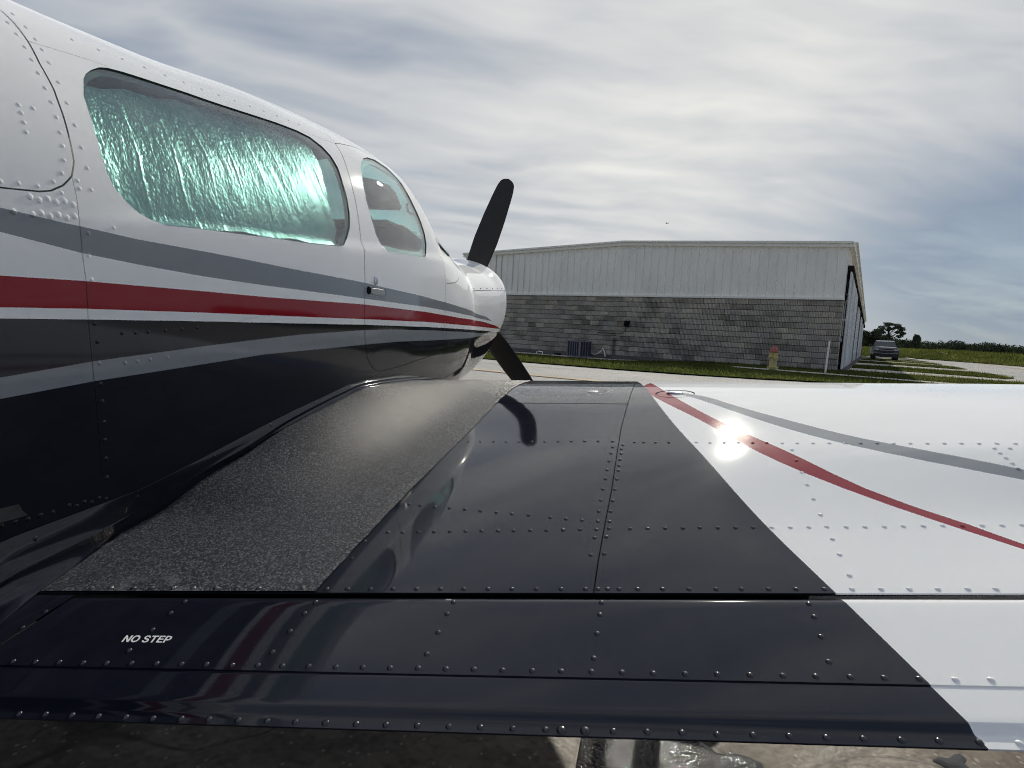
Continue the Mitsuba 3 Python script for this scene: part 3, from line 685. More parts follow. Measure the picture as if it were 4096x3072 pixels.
# the door side
put(HG + '__eave_wall', hmesh(cat([box(0.20, LEN, -0.10, 0.0, 3.72, EAVE + 0.15)] + [box(a, a + 0.03, 0.0, 0.03, 3.74, EAVE - 0.02) for a in np.arange(0.3, LEN, 0.311)])), 'hangar_sheet')
put(HG + '__eave_gutter', hmesh(box(0.0, LEN, -0.02, 0.17, EAVE + 0.0, EAVE + 0.16)), 'hangar_trim')
put(HG + '__door_track', hmesh(box(1.0, LEN, 0.01, 0.17, 3.52, 3.715)), 'mortar')
put(HG + '__corner_pier', hmesh(cat([box(0.2, 0.40, -0.1, 0.005, 0.0, BLOCK_TOP), box(0.012, 0.40, -0.1, 0.005, BLOCK_TOP + 0.078, 3.719)])), 'door_sheet')
put(HG + '__threshold', hmesh(box(0.45, LEN, -0.2, 0.32, -0.35, 0.05)), 'foundation')
edges = [(0.42, 6.2, 0.14), (6.24, 11.9, 0.14), (12.7, 19.0, -0.02), (19.05, 25.2, 0.08), (25.3, 31.5, -0.02), (31.6, 38.0, 0.10), (38.1, 44.5, -0.02), (44.6, 51.0, 0.08), (51.1, 60.8, -0.02)]
for a, b, q in edges:
    ms = [box(a, b, q - 0.04, q, 0.06, 3.43)] + [box(s, s + 0.035, q, q + 0.03, 0.08, 3.42) for s in np.arange(a + 0.15, b - 0.1, 0.62)]
    put(HG + '__sliding_door', hmesh(cat(ms)), 'door_sheet')
put(HG + '__door_post', hmesh(box(11.95, 12.25, -0.08, 0.06, 0.05, 3.43)), 'hangar_trim')
put(HG + '__conduit', tube(H([-0.03] * 6, [0.06, 0.12, 0.12, 0.07, 0.06, 0.06], [2.62, 2.62, 2.45, 2.35, 2.2, 1.2]), 0.016), 'steel_grey')
put(HG + '__junction_box', hmesh(box(-0.05, 0.03, -0.02, 0.07, 1.02, 1.14)), 'steel_grey')
put(HG + '__meter_box', hmesh(box(-0.13, -0.02, -7.76, -7.55, 1.20, 1.44)), 'fitting_and_void_black')
put(HG + '__wall_cable', tube(H([-0.05] * 7, [-7.70, -7.72, -7.82, -8.1, -8.5, -8.95, -9.0], [1.2, 1.05, 0.93, 0.90, 0.90, 0.91, 0.80]), 0.010, 6), 'fitting_and_void_black')
put(HG + '__vent', hmesh(box(-0.07, -0.045, -10.93, -10.6, -0.20, -0.10)), 'fitting_and_void_black')
put('equipment_pad', drape(pad, 0.5, 0.05), 'concrete')
tag('equipment_pad', 'narrow concrete pad along the foot of the gable wall', kind='structure')
# ------------------------------------------------------------------ the aeroplane: fuselage surface
A = 1.38                                                     # its centre line stands this far left of the camera
YN = [-3.2, -1.0, 0.0, 0.7, 1.1, 1.5, 1.85, 2.1, 2.25, 2.4, 2.55, 2.7, 3.0, 3.5, 3.8, 3.9]
TOPN = [1.25, 1.52, 1.6, 1.6075, 1.6428, 1.7089, 1.7464, 1.7602, 1.7558, 1.6493, 1.5797, 1.5072, 1.4584, 1.4529, 1.5061, 1.3802]
WIDN = [0.16, 0.36, 0.46, 0.505, 0.525, 0.535, 0.535, 0.53, 0.525, 0.52, 0.51, 0.5, 0.45, 0.4259, 0.3993, 0.2991]
BOTN = [0.95, 0.62, 0.5, 0.46, 0.46, 0.46, 0.48, 0.5, 0.51, 0.52, 0.54, 0.56, 0.5999, 0.6558, 0.8161, 0.8797]
MIDN = [1.1, 1.05, 1.03, 1.02, 1.02, 1.02, 1.02, 1.02, 1.02, 1.03, 1.04, 1.06, 1.1, 1.16, 1.2, 1.2]
f_top, f_wid, f_bot, f_mid = PI(YN, TOPN), PI(YN, WIDN), PI(YN, BOTN), PI(YN, MIDN)
f_nl, f_ml = PI([-4, 1.2, 2.1, 3.6, 5], [8, 8, 4.6, 2.1, 2.1]), PI([-4, 1.2, 2.1, 3.6, 5], [2.2, 2.2, 2.2, 1.9, 1.9])
NU, MU = 2.6, 2.0
_t = np.sin(np.linspace(0, np.pi / 2, 400)) ** 1.0
_c = np.stack([_t, (1 - _t ** NU) ** (1 / MU) * 0.8], 1)
_s = np.r_[0, np.cumsum(np.linalg.norm(np.diff(_c, axis=0), axis=1))]
_s /= _s[-1]
_tl = np.sin(np.linspace(0, np.pi / 2, 400))
_cl = np.stack([_tl, (1 - _tl ** 5.0) ** (1 / 2.2)], 1)
_sl = np.r_[0, np.cumsum(np.linalg.norm(np.diff(_cl, axis=0), axis=1))]
_sl /= _sl[-1]
CREASE = sort_t(FD['crease'])


def half_width(y, z):
    w, t, b, m = f_wid(y), f_top(y), f_bot(y), f_mid(y)
    tu, tl = np.clip((z - m) / (t - m), 0, 1), np.clip((m - z) / (m - b), 0, 1)
    X = w * np.where(z > m, (1 - tu ** NU) ** (1 / MU), (1 - tl ** f_nl(y)) ** (1 / f_ml(y)))
    zc = np.interp(y, [p[0] for p in CREASE], [p[1] for p in CREASE])
    return X - 0.009 * sm(0.0, 0.024, z - zc) * sm(0.7, 0.9, y) * sm(2.6, 2.3, y) * sm(0.35, 0.2, z - zc)


def s_to_z(y, s):
    t, b, m = f_top(y), f_bot(y), f_mid(y)
    return np.where(s >= 0, m + (t - m) * np.interp(np.abs(s), _s, _t), m - (m - b) * np.interp(np.abs(s), _sl, _tl))


def z_to_s(y, z):
    t, b, m = f_top(y), f_bot(y), f_mid(y)
    return np.where(z >= m, np.interp((z - m) / (t - m), _t, _s), -np.interp((m - z) / (m - b), _tl, _sl))


def fuse_pt(y, s, inset=0.0, side=1):
    y, s = np.asarray(y, float), np.asarray(s, float)
    e = 1e-3
    def at(y, s):
        z = s_to_z(y, s)
        return np.stack([half_width(y, z), y, z], -1)
    P = at(y, s)
    inset = np.asarray(inset, float)
    if np.any(inset != 0):
        du, dv = at(y + e, s) - at(y - e, s), at(y, np.clip(s + e, -1, 1)) - at(y, np.clip(s - e, -1, 1))
        n = np.cross(dv, du)
        n /= np.maximum(np.linalg.norm(n, axis=-1, keepdims=True), 1e-12)
        n *= np.where((n[..., :1] * P[..., :1] + n[..., 2:] * (P[..., 2:] - f_mid(y)[..., None])) < 0, -1, 1)
        P = P - n * inset[..., None]
    P[..., 0] = np.maximum(P[..., 0], 0)
    P[..., 0] = -A + side * P[..., 0]
    return P


def ys(pts):
    p = np.array(pts, float)
    return np.column_stack([p[:, 0], z_to_s(p[:, 0], p[:, 1])])


def dense(pts, n=6):
    p = np.asarray(pts, float)
    return np.vstack([np.column_stack([np.linspace(a[0], b[0], n, endpoint=False), np.linspace(a[1], b[1], n, endpoint=False)]) for a, b in zip(p[:-1], p[1:])] + [p[-1:]])


FY = np.unique(np.r_[np.arange(-3.2, 0.4, 0.2), np.arange(0.4, 3.6, 0.04), np.arange(3.6, 3.901, 0.02)].round(4))
FSV = np.unique(np.r_[np.linspace(-1, 0, 34), np.linspace(0, 1, 70)].round(5))


def fuse_patch(poly, inset=0.0, side=1, us=FY, vs=FSV):
    v, f = clip_grid(poly, us, vs)
    m = trimesh.Trimesh(fuse_pt(v[:, 0], v[:, 1], inset, side), f, process=False)
    if side > 0: m.invert()
    return m


def rounded(poly, r): return poly.buffer(-r).buffer(r)


win_rear = sg.Polygon(ys(dense(FD['big_window'] + FD['big_window'][:1], 3))).buffer(0)
win_door = sg.Polygon(ys(dense(FD['door_window'] + FD['door_window'][:1], 3))).buffer(0)
wind = sg.Polygon([(2.275, 1.0), (2.285, 0.8), (2.30, 0.60)] + [tuple(q) for q in ys([(2.315, 1.46), (2.345, 1.40), (2.39, 1.355), (2.45, 1.345), (2.53, 1.355), (2.60, 1.375)])] + [(2.66, 0.62), (2.70, 0.80), (2.71, 1.0)]).buffer(0.01).buffer(-0.01)
bag = sg.Polygon(ys(dense(FD['bag_door'] + [[0.2, 1.17], [0.2, 1.49], FD['bag_door'][0]], 4))).buffer(0).buffer(-0.008).buffer(0.008)
aft = [p for p in FD['door_aft'] if p[0] < 1.70 or p[1] < 0.95][0:]
aft = [p for p in aft if p[1] < 1.61]
door = sg.Polygon(ys(dense(aft + [list(p) for p in FD['door_front'][::-1]][1:] + [[2.245, 1.56], [2.22, 1.63], [2.15, 1.663], [2.05, 1.668], [1.95, 1.655], [1.85, 1.635], [1.75, 1.610], aft[0]], 3))).buffer(0)
G = 0.0014
cowl_line = ys([(3.30, 1.40), (3.08, 1.325), (2.9426, 1.2505)][2:] + FD['cowl_seam'][4:])
top_line = np.array([(2.86, 1.0), (2.885, 0.75), (2.90, 0.5)])
cowl_line = np.vstack([top_line, cowl_line, ys([(3.22, 0.80)]), [(3.24, -1.0)]])
cowl = sg.Polygon(np.vstack([cowl_line, [(3.9, -1.0), (3.9, 1.0)]])).buffer(0)
seams = [ys(dense(FD['seam_aft'], 4)), ys(dense(FD['roof_seam'], 3)), ys(dense(FD['roof_seam2'], 3)), ys(dense(FD['wind_low'], 4)),
         np.vstack([ys(FD['roof_seam2'][-1:]), [(1.74, 0.72), (1.76, 0.85), (1.77, 1.0)]])]
cuts = shapely.union_all([sg.LineString(q).buffer(0.00045) for q in seams])
cowl_cuts = shapely.union_all([sg.LineString(ys(dense([(2.86, 1.225)] + FD['cowl_split'][:] + [(3.9, 1.305)], 5))).buffer(G * 1.4)])
low_cuts = sg.LineString(ys(dense(FD['cowl_low'], 5))).buffer(G)
panel_cut = sg.LineString(ys(dense(FD['cowl_panel'], 4))).buffer(G)
everything = sg.box(-3.2, -1, 3.9, 1)
AP = 'airplane'
tag(AP, 'white single-engine low-wing airplane with navy, grey and dark red stripes', 'airplane')
body = everything.difference(shapely.union_all([win_rear, win_door, wind, bag.buffer(G), door.buffer(G), cowl.buffer(G), cuts, low_cuts, panel_cut]))
left = everything.difference(shapely.union_all([win_rear, win_door, wind]))
put(AP + '__fuselage', cat([fuse_patch(body), fuse_patch(left, side=-1, us=np.unique(np.r_[np.arange(-3.2, 3.6, 0.1), np.arange(3.6, 3.901, 0.05)].round(4)), vs=np.linspace(-1, 1, 60))]), 'fuselage_paint', smooth=40)
FK = AP + '__fuselage'
DK = put(AP + '__cabin_door', fuse_patch(door.difference(win_door).buffer(-G)), 'fuselage_paint', smooth=40)
put(AP + '__baggage_door', fuse_patch(bag.buffer(-G)), 'fuselage_paint', smooth=40)
put(AP + '__engine_cowl', fuse_patch(cowl.difference(cowl_cuts).difference(low_cuts).buffer(-G)), 'fuselage_paint', smooth=40)
CK = AP + '__engine_cowl'
# the nose bowl closes the cowl
ring = np.vstack([fuse_pt(np.full(40, 3.9), np.linspace(-1, 1, 40)), fuse_pt(np.full(40, 3.9), np.linspace(1, -1, 40), side=-1)])
cen = np.array([-A, 3.93, 1.18])
rows = [ring, cen + (ring - cen) * [0.93, 1, 0.93] + [0, 0.028, 0], cen + (ring - cen) * [0.75, 1, 0.75] + [0, 0.045, 0], cen + (ring - cen) * [0.35, 1, 0.35] + [0, 0.045, 0], cen + (ring - cen) * 0.02 + [0, 0.04, 0]]
put(CK + '__nose_bowl', grid_mesh(np.array(rows)), 'fuselage_paint', smooth=50)
# lining inside, with smaller window openings that frame the glass
lin_cut = shapely.union_all([win_rear.buffer(-0.010), win_door.buffer(-0.020), wind.buffer(-0.015)])
lining = sg.box(-0.3, -0.9, 2.84, 1).difference(lin_cut)
cu, cv = np.arange(-0.3, 2.86, 0.06), np.linspace(-0.9, 1, 50)
put(AP + '__cabin_lining', cat([fuse_patch(lining, 0.011, 1, cu, cv), fuse_patch(lining, 0.011, -1, cu, cv)]), 'cabin_trim', smooth=40)
put(AP + '__cabin_floor', box(-A - 0.5, -A + 0.5, -0.3, 2.8, 0.72, 0.74), 'cabin_dark')
fine_u, fine_v = np.arange(0.4, 2.9, 0.03), np.linspace(-0.2, 1, 90)
put(AP + '__rear_window', fuse_patch(win_rear.buffer(0.004), 0.003, 1, fine_u, fine_v), 'tinted_glass', smooth=True, label='long tinted side window behind the cabin door')
put(DK + '__door_window', fuse_patch(win_door.buffer(0.004), 0.003, 1, fine_u, fine_v), 'clear_glass', smooth=True)
put(AP + '__far_window', fuse_patch(win_rear.buffer(0.004), 0.006, -1, fine_u, fine_v), 'tinted_glass', smooth=True)
put(AP + '__far_window', fuse_patch(win_door.buffer(0.004), 0.006, -1, fine_u, fine_v), 'clear_glass', smooth=True)
put(AP + '__windshield', cat([fuse_patch(wind.buffer(0.004), 0.003, 1, fine_u, fine_v), fuse_patch(wind.buffer(0.004), 0.003, -1, fine_u, fine_v)]), 'clear_glass', smooth=True)
# reflective shade standing inside the rear window
foil_top = [[0.797, 1.385], [0.821, 1.417], [0.871, 1.434], [0.923, 1.451], [0.988, 1.469], [1.054, 1.487], [1.09, 1.494], [1.163, 1.516], [1.226, 1.524], [1.305, 1.533], [1.409, 1.545], [1.502, 1.55], [1.525, 1.539], [1.524, 1.508], [1.515, 1.467], [1.493, 1.424], [1.48, 1.368], [1.481, 1.334], [1.494, 1.299], [1.48, 1.266], [1.46, 1.225]]
wav = [(y + 0.004 * math.sin(37 * i), z + 0.003 * math.sin(53 * i)) for i, (y, z) in enumerate(foil_top)]
shade_poly = sg.Polygon(ys(dense([(0.80, 1.17)] + [(0.76, 1.30)] + wav + [(1.44, 1.246), (1.36, 1.238), (1.27, 1.236), (1.2, 1.226), (1.1, 1.222), (1.0, 1.208), (0.92, 1.206), (0.86, 1.20), (0.80, 1.17)], 4))).buffer(0)
v, f = clip_grid(shade_poly, np.arange(0.4, 2.9, 0.006), np.linspace(-0.2, 1, 260))
bulge = 0.016 + 0.003 * (meshkit.fbm(np.column_stack([v[:, 0] * 9, v[:, 1] * 4, 0 * v[:, 0]]), 3) - 0.5) * 2 + 0.0010 * (meshkit.fbm(np.column_stack([(v[:, 0] + 0.2 * v[:, 1]) * 55, v[:, 1] * 9, 0 * v[:, 0]]), 3, seed=5) - 0.5) * 2
fm = trimesh.Trimesh(fuse_pt(v[:, 0], v[:, 1], bulge), f, process=False)
fm.invert()
put('window_shade', fm, 'foil', smooth=True)
tag('window_shade', 'crinkled silver foil sun shade standing inside the long cabin window', 'sun shade')
# inside the front of the cabin
def slab(pts, y0, y1, r=0.004):
    poly = sg.Polygon(pts).buffer(-r).buffer(r)
    m = trimesh.creation.extrude_polygon(poly, y1 - y0, engine='earcut')
    m.vertices = np.column_stack([m.vertices[:, 0], y0 + m.vertices[:, 2], m.vertices[:, 1]])
    return m
put(AP + '__sun_visor', slab([[-1.24, 1.625], [-1.115, 1.599], [-1.064, 1.58], [-1.036, 1.552], [-1.006, 1.493], [-1.012, 1.483], [-1.24, 1.489]], 2.15, 2.16, 0.012), 'cabin_dark')
put(AP + '__instrument_panel', slab([[-1.80, 1.40], [-1.72, 1.474], [-1.134, 1.475], [-1.116, 1.471], [-1.025, 1.41], [-0.96, 1.336], [-0.93, 1.1], [-1.83, 1.1]], 2.42, 2.46, 0.01), 'cabin_dark')
put(AP + '__glareshield', cat([box(-1.70, -1.14, 2.30, 2.62, 1.462, 1.474)]), 'cabin_dark')
put(AP + '__grab_handle', tube([(-1.033, 2.35, 1.575), (-1.062, 2.35, 1.565), (-1.073, 2.35, 1.545), (-1.065, 2.35, 1.521), (-1.050, 2.35, 1.508), (-1.018, 2.35, 1.500)], 0.007, 6), 'cabin_dark')
put(AP + '__window_brace', tube([(-A, 2.30, 1.72), (-A, 2.5, 1.575), (-A, 2.66, 1.49)], 0.012, 6), 'cabin_dark')
# door furniture
hp = fuse_pt(np.array([1.657]), z_to_s(np.array([1.657]), np.array([1.128])))[0]
put(DK + '__handle_recess', cat([box(hp[0] + 0.0003, hp[0] + 0.002, 1.598, 1.716, 1.1150, 1.1165), box(hp[0] + 0.0003, hp[0] + 0.002, 1.598, 1.716, 1.1415, 1.143), box(hp[0] + 0.0003, hp[0] + 0.002, 1.7145, 1.716, 1.1165, 1.1415)]), 'steel_grey')
hm = trimesh.creation.box((0.010, 0.105, 0.023))
hm = trimesh.creation.icosphere(2, 1.0)
hm.vertices = np.sign(hm.vertices) * np.abs(hm.vertices) ** 0.45 * [0.0022, 0.047, 0.0105] + [hp[0] + 0.001, 1.664, 1.129]
put(DK + '__handle', hm, 'steel_grey', smooth=50)
put(DK + '__hole_dark_disc', lathe([(0, 0.0015), (0.012, 0.0015), (0.012, -0.001)], 14).apply_transform(np.array([[0, 0, 1, hp[0] + 0.0005], [1, 0, 0, 1.605], [0, 1, 0, 1.129], [0, 0, 0, 1.0]])), 'fitting_and_void_black')  # black disc on the skin, painting the dark of a hole
lk = lathe([(0, 0.005), (0.007, 0.005), (0.008, 0.0035), (0.013, 0.003), (0.015, 0)], 18)
lk.apply_transform(np.array([[0, 0, 1, hp[0] - 0.001], [0.75, 0, 0, 1.651], [0, 1.0, 0, 1.162], [0, 0, 0, 1.0]]))
put(DK + '__lock', lk, 'chrome', smooth=40)

# rivet heads
dome = lathe([(0.0, 1.0), (0.35, 0.94), (0.65, 0.76), (0.88, 0.42), (1.0, 0.0)], 10)
def rivet_shape(r, h, bsdf):
    m = dome.copy()
    m.vertices = m.vertices * [r, r, h]
    return mikit.ply(m, bsdf, smooth=True)
def frame(P, n):
    n = n / np.linalg.norm(n)
    a = np.cross(n, [0.3, 0.9, 0.2])
    a /= np.linalg.norm(a)
    M = np.eye(4)
    M[:3, 0], M[:3, 1], M[:3, 2], M[:3, 3] = a, np.cross(n, a), n, P
    return M
def fuse_frame(y, z):
    s = float(z_to_s(np.array([y]), np.array([z]))[0])
    y_ = np.array([y])
    P, Q = fuse_pt(y_, np.array([s]))[0], fuse_pt(y_, np.array([s]), 0.01)[0]
    return frame(P - (P - Q) * 0.02, P - Q)
rf, rb = rivet_shape(0.0037, 0.0017, 'fuselage_paint'), rivet_shape(0.0052, 0.0022, 'fuselage_paint')
for y, z in FD['frivet']:
    hold = AP + '__baggage_door' if bag.contains(sg.Point(ys([(y, z)])[0])) else FK
    share(hold + '__rivet', rf, fuse_frame(y, z))
for y, z in FD['fbig']: share(FK + '__rivet', rb, fuse_frame(y, z))
for i in range(14):                                           # faint row along the roof edge, and down the door post
    y = 0.86 + i * 0.052
    zt = np.interp(y, [0.8, 1.6], [1.50, 1.605])
    share(FK + '__rivet', rf, fuse_frame(y, zt))
latch = mikit.ply(cat([box(-0.002, 0.002, -0.006, 0.006, -0.001, 0.002)]), 'fitting_and_void_black')
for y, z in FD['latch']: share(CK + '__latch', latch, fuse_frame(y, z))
for z in (0.96, 0.90, 1.04): share(CK + '__rivet', rf, fuse_frame(3.02, z))

# ------------------------------------------------------------------ the wing
def lin(t, b, b2): return np.where(t < 1, b * t, b + b2 * (t - 1))
KN = [(0.520, 0.121, 0.121, 0.657, 0.110, 0.095), (0.583, 0.117, 0.117, 0.671, 0.110, 0.095), (0.718, 0.121, 0.110, 0.700, 0.110, 0.092), (0.888, 0.117, 0.105, 0.731, 0.110, 0.088),
      (1.271, -0.085, 0.07, 0.801, 0.108, 0.075), (1.930, -0.12, -0.12, 0.879, 0.079, 0.070), (2.090, -0.12, -0.12, 0.8765, 0.075, 0.066), (2.190, -0.12, -0.12, 0.858, 0.073, 0.064), (2.250, -0.12, -0.12, 0.815, 0.070, 0.060)]
def knots(x):
    t = x + 0.04
    return np.array([k[0] + lin(t, k[1], k[2]) for k in KN]), np.array([k[3] + lin(t, k[4], k[5]) for k in KN])
BUMP = PI([-3, .80, .86, .96, 1.07, 1.2, 1.3, 1.4, 1.5, 1.62, 1.83, 2.05, 2.2, 4], [0, 0, .003, .03, .048, .075, .085, .09, .09, .073, .033, .006, 0, 0])
XS, VS = np.linspace(-1.12, 3.76, 245), np.linspace(-0.02, 1.0, 420)
_tab = []
for x in XS:
    ky, kz = knots(x)
    _tab.append(PI(ky, kz, extrapolate=True)(ky[0] + VS * (ky[-1] - ky[0])))
_wz = RegularGridInterpolator((XS, VS), np.array(_tab), bounds_error=False, fill_value=None)
def wz(x, y):
    x, y = np.asarray(x, float), np.asarray(y, float)
    t = x + 0.04
    a, b = KN[0][0] + lin(t, KN[0][1], KN[0][2]), KN[-1][0] + lin(t, KN[-1][1], KN[-1][2])
    u = np.clip((-x - 0.52) / 0.33, 0, 1)
    return _wz(np.stack([x, (y - a) / (b - a)], -1)) + BUMP(y) * u * u * (3 - 2 * u)
def row(k, x, off=0.0): return KN[k][0] + lin(np.asarray(x, float) + 0.04, KN[k][1], KN[k][2]) + off
def wing_sheet(poly, lift=0.0, du=0.05, dv=0.03):
    x0, y0, x1, y1 = poly.bounds
    v, f = clip_grid(poly, np.arange(-1.15, 3.8, du), np.arange(0.3, 2.6, dv))
    m = trimesh.Trimesh(np.column_stack([v, wz(v[:, 0], v[:, 1]) + lift]), f, process=False)
    if m.face_normals[:, 2].mean() < 0: m.invert()
    return m
xx = np.linspace(-1.1, 3.7, 97)
NOSE = 6                                                      # the leading-edge skin starts at this knot
GAP = 0.006
upper = sg.Polygon(np.vstack([np.column_stack([xx, row(2, xx, GAP)]), np.column_stack([xx, row(NOSE, xx)])[::-1]]))
seam_cut = shapely.union_all([sg.LineString(WD['seam']).buffer(0.0009), sg.LineString([(-0.80, 1.44), (-0.62, 1.60), (-0.469, 1.648), (-0.054, 1.592)]).buffer(0.0028)])
cap_c = np.array([0.072, 1.710])
cap_r = 0.052
cap_hole = sg.Point(cap_c).buffer(cap_r + 0.0022, 32)
ov = np.array(WD['oval'])
oval_poly = shapely.affinity.scale(sg.Point(ov[0]).buffer(1, 40), 0.132, 0.062)
oval_ring = oval_poly.buffer(0.0009).difference(oval_poly.buffer(-0.0009))
WK = put(AP + '__wing', wing_sheet(upper.difference(seam_cut).difference(cap_hole).difference(oval_ring)), 'wing_paint', smooth=40)
put(WK + '__seam_dark_sheet', wing_sheet(sg.Polygon(np.vstack([np.column_stack([xx, row(2, xx, GAP + .004)]), np.column_stack([xx, row(5, xx)])[::-1]])), -0.006, 0.12, 0.08), 'fitting_and_void_black', smooth=True)  # black sheet below the skin: the shade inside the seams put in as colour
# leading edge: round nose and the under surface; near the fuselage it runs forward
def nose_rows(x):
    ky, kz = knots(x)
    g = 0.42 * sm(0.16, -0.20, x)
    y0, z0 = ky[NOSE], float(wz(x, ky[NOSE]))
    top = [(y, float(wz(x, y))) for y in np.linspace(y0, ky[8], 7)]
    yl, zl = top[-1]
    ch = ky[8] - ky[0]
    out = top + [(yl + 0.016 + g * 0.6, zl - 0.028 - 0.02 * (g > 0.02)), (yl + 0.020 + g, zl - 0.058), (yl + 0.006 + g * 0.9, zl - 0.090), (yl - 0.04 + g * 0.6, zl - 0.122), (yl - 0.14 + 0.3 * g, zl - 0.160), (yl - 0.35, zl - 0.205), (yl - 0.8, zl - 0.232), (ky[3] + 0.05, kz[3] - 0.105), (ky[2] + 0.03, kz[2] - 0.055)]
    return [(x, y, z) for y, z in out]
put(WK + '__leading_edge', grid_mesh(np.array([nose_rows(x) for x in xx])), 'wing_paint', smooth=True)
tip = np.array(nose_rows(3.7))
put(WK + '__tip', trimesh.convex.convex_hull(np.vstack([tip, tip[4:-1] + [0.12, -0.1, 0.02], [(3.7, y, float(wz(3.7, y))) for y in np.linspace(float(row(2, 3.7)), float(row(6, 3.7)), 8)]])), 'wing_paint', smooth=40)
put(WK + '__rear_lip', grid_mesh(np.array([[(x, float(row(2, x, GAP)), float(wz(x, row(2, x, GAP)))), (x, float(row(2, x, GAP)) + 0.0005, float(wz(x, row(2, x, GAP))) - 0.0025), (x, float(row(2, x, GAP)) + 0.05, float(wz(x, row(2, x, GAP))) - 0.012), (x, float(row(2, x, GAP)) + 0.05, float(wz(x, row(2, x, GAP))) - 0.07)] for x in xx])), 'wing_paint', smooth=30)

# flap: forward skin, aft skin under a lap, joggle and riveted trailing lip
FX = np.linspace(-0.775, 1.55, 80)
LAP = 0.0013
def flap_z(x, y):
    """height of the flap's upper skin; behind the joggle it lies lower."""
    te, lap = row(0, x), row(1, x)
    z = wz(x, y)
    aft = np.where(y < lap, LAP, 0.0)
    j = np.interp(y - te, [0.0, 0.0135, 0.0205, 0.03], [1, 1, 0, 0])
    return z - aft - 0.0055 * j
def flap_row(x):
    te, lap, gap = float(row(0, x)), float(row(1, x)), float(row(2, x))
    r = [(gap - 0.004, -0.045), (gap + 0.006, -0.022), (gap + 0.004, -0.008), (gap - 0.003, -0.0022), (gap - 0.008, -0.0006)]
    P = [(x, y, float(wz(x, y)) + d) for y, d in r]
    P += [(x, y, float(flap_z(x, y))) for y in np.linspace(gap - 0.014, lap + 0.0002, 12)]
    return P
FW = put(AP + '__flap', grid_mesh(np.array([flap_row(x) for x in FX])), 'wing_paint', smooth=40)
def aft_row(x):
    te, lap = float(row(0, x)), float(row(1, x))
    yy = np.r_[lap + 0.012, lap - 0.0001, np.linspace(lap - 0.004, te + 0.0215, 6), te + 0.0195, te + 0.017, te + 0.0145, te + 0.0125, te + 0.006, te + 0.0004, te]
    P = [(x, y, float(flap_z(x, min(y, lap - 1e-5)))) for y in yy]
    z = P[-1][2]
    P += [(x, te + 0.0006, z - 0.0022), (x, te + 0.02, z - 0.001), (x, te + 0.10, z - 0.012), (x, te + 0.19, z - 0.03)]
    return P
put(FW + '__trailing_skin', grid_mesh(np.array([aft_row(x) for x in FX])), 'wing_paint', smooth=35)
put(FW + '__lap_edge', grid_mesh(np.array([[(x, float(row(1, x)), float(wz(x, row(1, x)))), (x, float(row(1, x)), float(wz(x, row(1, x))) - LAP)] for x in FX])), 'wing_paint')
for sx in (-0.7755, 1.5505):
    r1, r2 = np.array(flap_row(sx)), np.array(aft_row(sx))
    put(FW + '__end_rib', trimesh.convex.convex_hull(np.vstack([r1, r2, r1 + [0.0004, 0, 0]])), 'wing_paint')
# aileron outboard of the flap and the wing root behind the rear spar
AX = np.linspace(1.56, 3.68, 40)
put(AP + '__aileron', grid_mesh(np.array([[(x, y, float(wz(x, y))) for y in np.linspace(float(row(2, x)) - 0.004, float(row(0, x)), 10)] + [(x, float(row(2, x)), float(wz(x, row(2, x))) - 0.04)] for x in AX])), 'wing_paint', smooth=True)
root = sg.Polygon([(-1.1, 0.585), (-0.779, 0.624), (-0.779, 0.46), (-0.782, 0.435), (-1.1, 0.41)])
root = sg.Polygon([(-1.1, float(row(2, -1.1))), (-0.779, float(row(2, -0.779)) - 0.001), (-0.779, float(row(0, -0.779)) + 0.002), (-1.1, float(row(0, -1.1)) + 0.01)])
put(AP + '__root_fairing', wing_sheet(root, 0.0005), 'wing_paint', smooth=True)

# anti-slip walkway, 1.5 mm proud
wl = [tuple(p) for p in WD['walk_l']]
walk_poly = sg.Polygon([(float(x), float(row(2, x, GAP + 0.0012))) for x in np.linspace(-0.846, -0.425, 12)] + [(-0.43, 0.95), (-0.436, 1.35), (-0.438, 1.92), (-0.438, float(row(6, -0.438)) - 0.004), (-0.86, float(row(6, -0.86)) - 0.004)] + [(x + 0.003, y) for x, y in wl[::-1]]).buffer(0)
rag = np.array(walk_poly.segmentize(0.012).exterior.coords)[:-1]
rag = rag + (meshkit.fbm(np.column_stack([rag * 60, 0 * rag[:, 0]]), 3)[:, None] - 0.5) * [0.005, 0.0]
walk_poly = sg.Polygon(rag).buffer(0)
put(WK + '__walkway', wing_sheet(walk_poly, 0.0015), 'walkway_grit', smooth=40, label='black gritty anti-slip walkway beside the fuselage')

# rivets on wing and flap
def wing_frame(x, y, flap=False):
    fn = flap_z if flap else wz
    e = 0.002
    z = float(fn(np.float64(x), np.float64(y)))
    dx = (float(wz(x + e, y)) - float(wz(x - e, y))) / (2 * e)
    dy = (float(wz(x, y + e)) - float(wz(x, y - e))) / (2 * e)
    return frame(np.array([x, y, z - 0.0001]), np.array([-dx, -dy, 1.0]))
rw, rs, rl = rivet_shape(0.0037, 0.0024, 'rivet_paint'), rivet_shape(0.0034, 0.0022, 'rivet_paint'), rivet_shape(0.0052, 0.0032, 'rivet_paint')
rg = rivet_shape(0.0040, 0.0022, 'walkway_grit')
for x, y in WD['rv_wing'] + WD['rv_gap']: share(WK + '__rivet', rw, wing_frame(x, max(y, float(row(2, x, GAP + 0.008)))))
for x, y in WD['rv_walk']: share(WK + '__walkway__rivet', rg, wing_frame(x, max(y, float(row(2, x, GAP + 0.008)))) @ np.diag([1, 1, 1, 1.0]) + np.array([[0, 0, 0, 0], [0, 0, 0, 0], [0, 0, 0, 0.0014], [0, 0, 0, 0]]))
